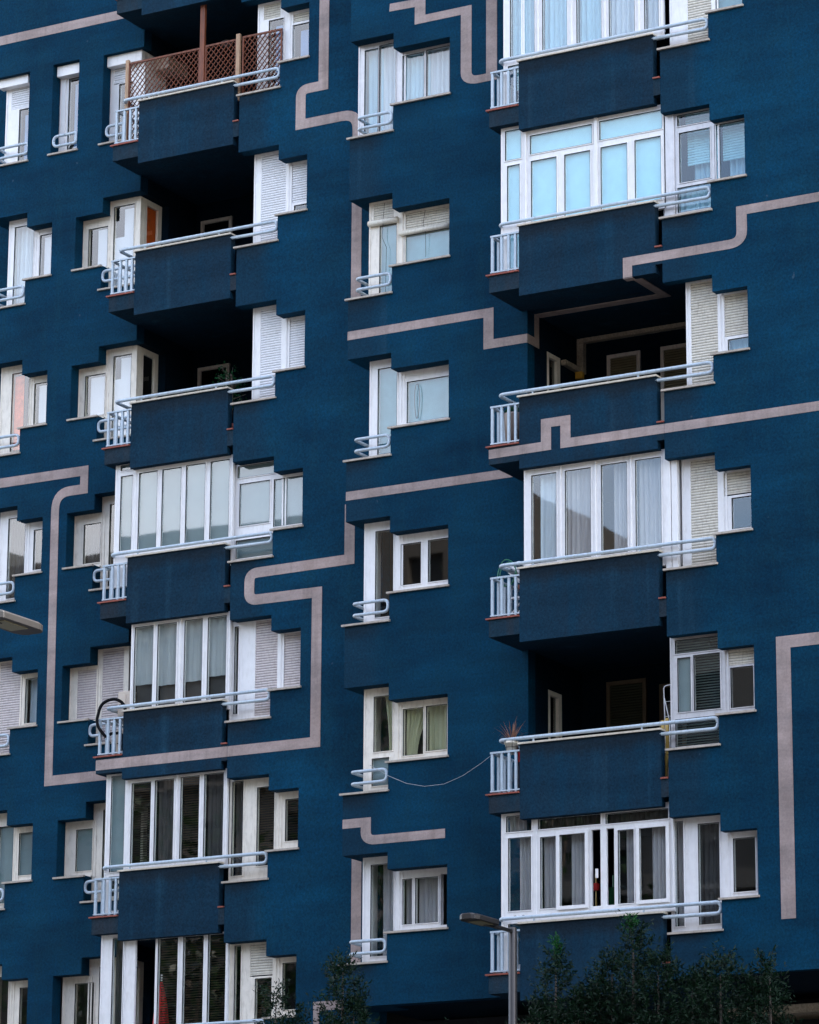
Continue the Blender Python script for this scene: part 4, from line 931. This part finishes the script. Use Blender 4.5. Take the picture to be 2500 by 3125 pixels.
# ------------------------------------------------------------------ trees
def rdir(rnd):
    z = rnd.uniform(-1, 1); a = rnd.uniform(0, 6.283); r = math.sqrt(1-z*z); return Vector((r*math.cos(a), r*math.sin(a), z))
def shoot_tree(x, y, ztop, lobes, seed, label, nleaf=60, group='street trees below the facade', bright=None, leaf=.072):
    """lobes: (dx, dy, z_low, z_high, radius) upright clumps made of leafy shoots"""
    rnd = random.Random(seed)
    t = thing('street_tree', label, 'tree', (x, y, GZ+.13), group)
    tr = MB(); fo = MB(); br = MB()
    zb = min(l[2] for l in lobes)
    tr.tube([(x, y, GZ+.1), (x+.03, y, GZ+2), (x-.02, y+.04, zb-.6), (x, y, zb+.2)], .1, 10, rr=[.12, .10, .085, .07])
    for dx, dy, z0, z1, r in lobes:
        tr.tube([(x, y, zb-.5), (x+dx*.6, y+dy*.6, (zb+z0)/2+.1), (x+dx, y+dy, z0+.3), (x+dx, y+dy, z1-.15)], .04, 7, rr=[.06, .045, .03, .008])
        n = int((z1-z0)*r*400)
        for i in range(n):
            h = rnd.random(); zz = z0+(z1-z0)*h; rr_ = r*(.45+.65*math.sin(math.pi*min(1, h*.9+.12)))*(1-h**3*.7)*rnd.random()**.5
            a = rnd.uniform(0, 6.283); p = Vector((x+dx+rr_*math.cos(a), y+dy+rr_*math.sin(a), zz)); d = (Vector((math.cos(a)*.55, math.sin(a)*.55, .75))+rdir(rnd)*.35).normalized(); L = rnd.uniform(.16, .42)
            for k in range(16):
                q = p+d*(L*k/16)+rdir(rnd)*.012; ld = (d*.55+rdir(rnd)).normalized(); s = ld.cross(rdir(rnd)).normalized(); l = leaf*rnd.uniform(.7, 1.3); w = l*.15
                fo.add([q, q+ld*l*.5+s*w, q+ld*l, q+ld*l*.5-s*w], [(0, 1, 2, 3)])
    if bright:
        bx, by, z0, z1 = bright
        br2 = br
        for i in range(22):
            zz = rnd.uniform(z0, z1); p = Vector((bx+rnd.gauss(0, .02), by+rnd.gauss(0, .02), zz)); d = Vector((rnd.gauss(0, .5), rnd.gauss(0, .5), 1)).normalized()
            for k in range(9):
                q = p+d*(.016*k); ld = (d+rdir(rnd)*.9).normalized(); s = ld.cross(rdir(rnd)).normalized(); l = leaf*1.0; w = l*.13
                br2.add([q, q+ld*l*.5+s*w, q+ld*l, q+ld*l*.5-s*w], [(0, 1, 2, 3)])
        br.build('young_shoot', LEAFB, t)
    tr.build('trunk', BARK, t, smooth=True); fo.build('crown', LEAF, t)
    return t
shoot_tree(-25.6, -6, 7.8, [(.02, 0, 6.4, 7.74, .26), (-.28, .1, 6.0, 7.05, .30), (.22, -.1, 5.6, 6.9, .35), (0, .1, 4.6, 6.3, .7)], 1, 'slim dark green tree with a bright green top shoot, right beside the lamp pole', bright=(-25.56, -6, 7.72, 7.98))
shoot_tree(-24.2, -6, 8.1, [(-.10, 0, 6.6, 8.08, .26), (-.50, .1, 6.1, 7.62, .36), (-.75, .2, 5.6, 7.40, .26), (.30, 0, 6.0, 7.62, .40), (-.9, 0, 5.4, 7.15, .36), (.1, .1, 4.8, 6.6, .8)], 2, 'tallest dark green tree, its thin tip reaching the coping of the lowest right balcony', bright=(-24.32, -6, 8.0, 8.22))
shoot_tree(-22.9, -6, 7.6, [(0, 0, 6.0, 7.48, .46), (-.5, .1, 5.8, 7.30, .46), (.50, .1, 5.6, 7.20, .36), (.78, 0, 5.8, 7.42, .22), (.1, 0, 4.6, 6.4, .9)], 3, 'broad dark green tree at the right, right of the tallest one')
shoot_tree(-29.25, -6, 7.95, [(0, 0, 6.4, 7.92, .30), (.14, .1, 5.9, 7.3, .30), (-.10, 0, 5.4, 6.9, .34), (0, 0, 4.6, 6.2, .6)], 4, 'narrow dark green tree under the lowest centre window')
shoot_tree(-30.45, -6, 7.5, [(0, 0, 6.2, 7.48, .20), (.35, .1, 5.9, 7.2, .16), (.2, 0, 5.4, 6.95, .26), (-.35, 0, 5.4, 6.75, .26), (0, 0, 4.4, 6.1, .6)], 6, 'low dark green tree at the bottom edge before the left enclosure')
shoot_tree(-27.6, -6, 6.7, [(0, 0, 5.6, 6.62, .30), (.7, 0, 5.4, 6.52, .22), (0, 0, 4.4, 5.9, .6)], 9, 'small dark green tree top just above the bottom edge, left of the lamp pole')

# ------------------------------------------------------------------ the other side of the street (reflected in the panes; some blocks raised to shade the lower facade)
def far_tree(x, y, h, r, seed, label):
    rnd = random.Random(seed); t = thing('street_tree', label, 'tree', (x, y, GZ+.13), 'plane trees across the street')
    tr = MB().tube([(x, y, GZ), (x, y, GZ+h*.35), (x+.2, y, GZ+h*.75)], .2, 8, rr=[.35, .28, .1]); fo = MB()
    cs = [(Vector((x, y, GZ+h*.65))+Vector((rnd.gauss(0, r*.5), rnd.gauss(0, r*.5), rnd.gauss(0, h*.16))), rnd.uniform(.3, .6)*r) for _ in range(26)]
    for c, q in cs:
        tr.tube([(x+.1, y, GZ+h*.5), c], .04, 5)
        for i in range(170):
            p = c+rdir(rnd)*q*rnd.random()**.4; d = rdir(rnd); s = d.cross(rdir(rnd)).normalized(); l = .28
            fo.add([p, p+d*l*.5+s*l*.3, p+d*l, p+d*l*.5-s*l*.3], [(0, 1, 2, 3)])
    tr.build('trunk', BARK, t); fo.build('crown', LEAFO, t)
far_tree(-41, -24, 19, 3.6, 21, 'tall leafy street tree across from the facade, left one'); far_tree(-49, -30, 20, 4.2, 22, 'tall leafy street tree across from the facade, farther left')
far_tree(-34.5, -17.5, 13.5, 2.4, 23, 'rounder leafy street tree across from the facade, nearest one')
def far_building(x0, x1, y, d, z, mat, label, fl=3.1, bay=3.4):
    t = thing('apartment_building', label, 'building', ((x0+x1)/2, y, GZ), 'buildings across the street')
    wh = []; nb = int((x1-x0)/bay); nf = int((z-GZ-4)/fl)
    for i in range(nb):
        for j in range(nf): wx = x0+(i+.28)*bay; wz = GZ+4.2+j*fl; wh.append((wx, wz, wx+bay*.45, wz+1.6))
    m = MB(); m.grid('y', y-.35, y, [(x0, GZ, x1, z)], wh); m.box(x0, x1, y-d, y-.8, GZ, z); m.build('wall', mat, t)
    g = MB()
    for r in wh: g.box(r[0], r[2], y-.6, y-.35, r[1], r[3])
    g.build('window_panes', DARK, t, kind='stuff')
    s = MB()
    for j in range(nf): s.box(x0+1, x1-1, y, y+.9, GZ+3.9+j*fl, GZ+4.05+j*fl)
    s.build('balcony_slabs', mat, t, kind='stuff')
for k, (x, y, h, r) in enumerate([(-56, -22, 19, 4.0), (-46, -13, 17, 3.2), (-62, -34, 21, 4.5), (-6, -14, 17, 3.4), (0, -22, 18, 4.0), (6, -13, 17, 3.6), (13, -20, 19, 4.2), (-1.5, -9.5, 13, 2.6)]):  # unseen trees added at both sides to block low sky light
    far_tree(x, y, h, r, 40+k, ['leafy street tree far to the left of the view', 'leafy street tree left of the view, close to the facade', 'largest leafy street tree far to the left', 'leafy street tree right of the view', 'leafy street tree right of the view, near the road', 'leafy street tree right of the view, third along', 'largest leafy street tree to the right', 'smallest leafy street tree right of the view'][k])
BRN = simple('brown_facade', (.085, .072, .06), .9); GRY = simple('grey_render', (.08, .078, .075), .9); BRK = simple('brick_red_render', (.13, .055, .04), .9); PAL = simple('pale_render', (.14, .135, .125), .9)
far_building(-98, -66, -66, 14, 38, BRN, 'brown apartment block across the street with long balcony slabs')
far_building(-65, -38, -67, 14, 33, GRY, 'grey apartment block across the street')
far_building(-37, -6, -68, 14, 45, BRK, 'brick red apartment block across the street')
far_building(-130, -99, -64, 14, 42, PAL, 'tall pale apartment block across the street')
far_building(-5, 30, -68, 14, 44, GRY, 'grey apartment block across the street behind the viewpoint')
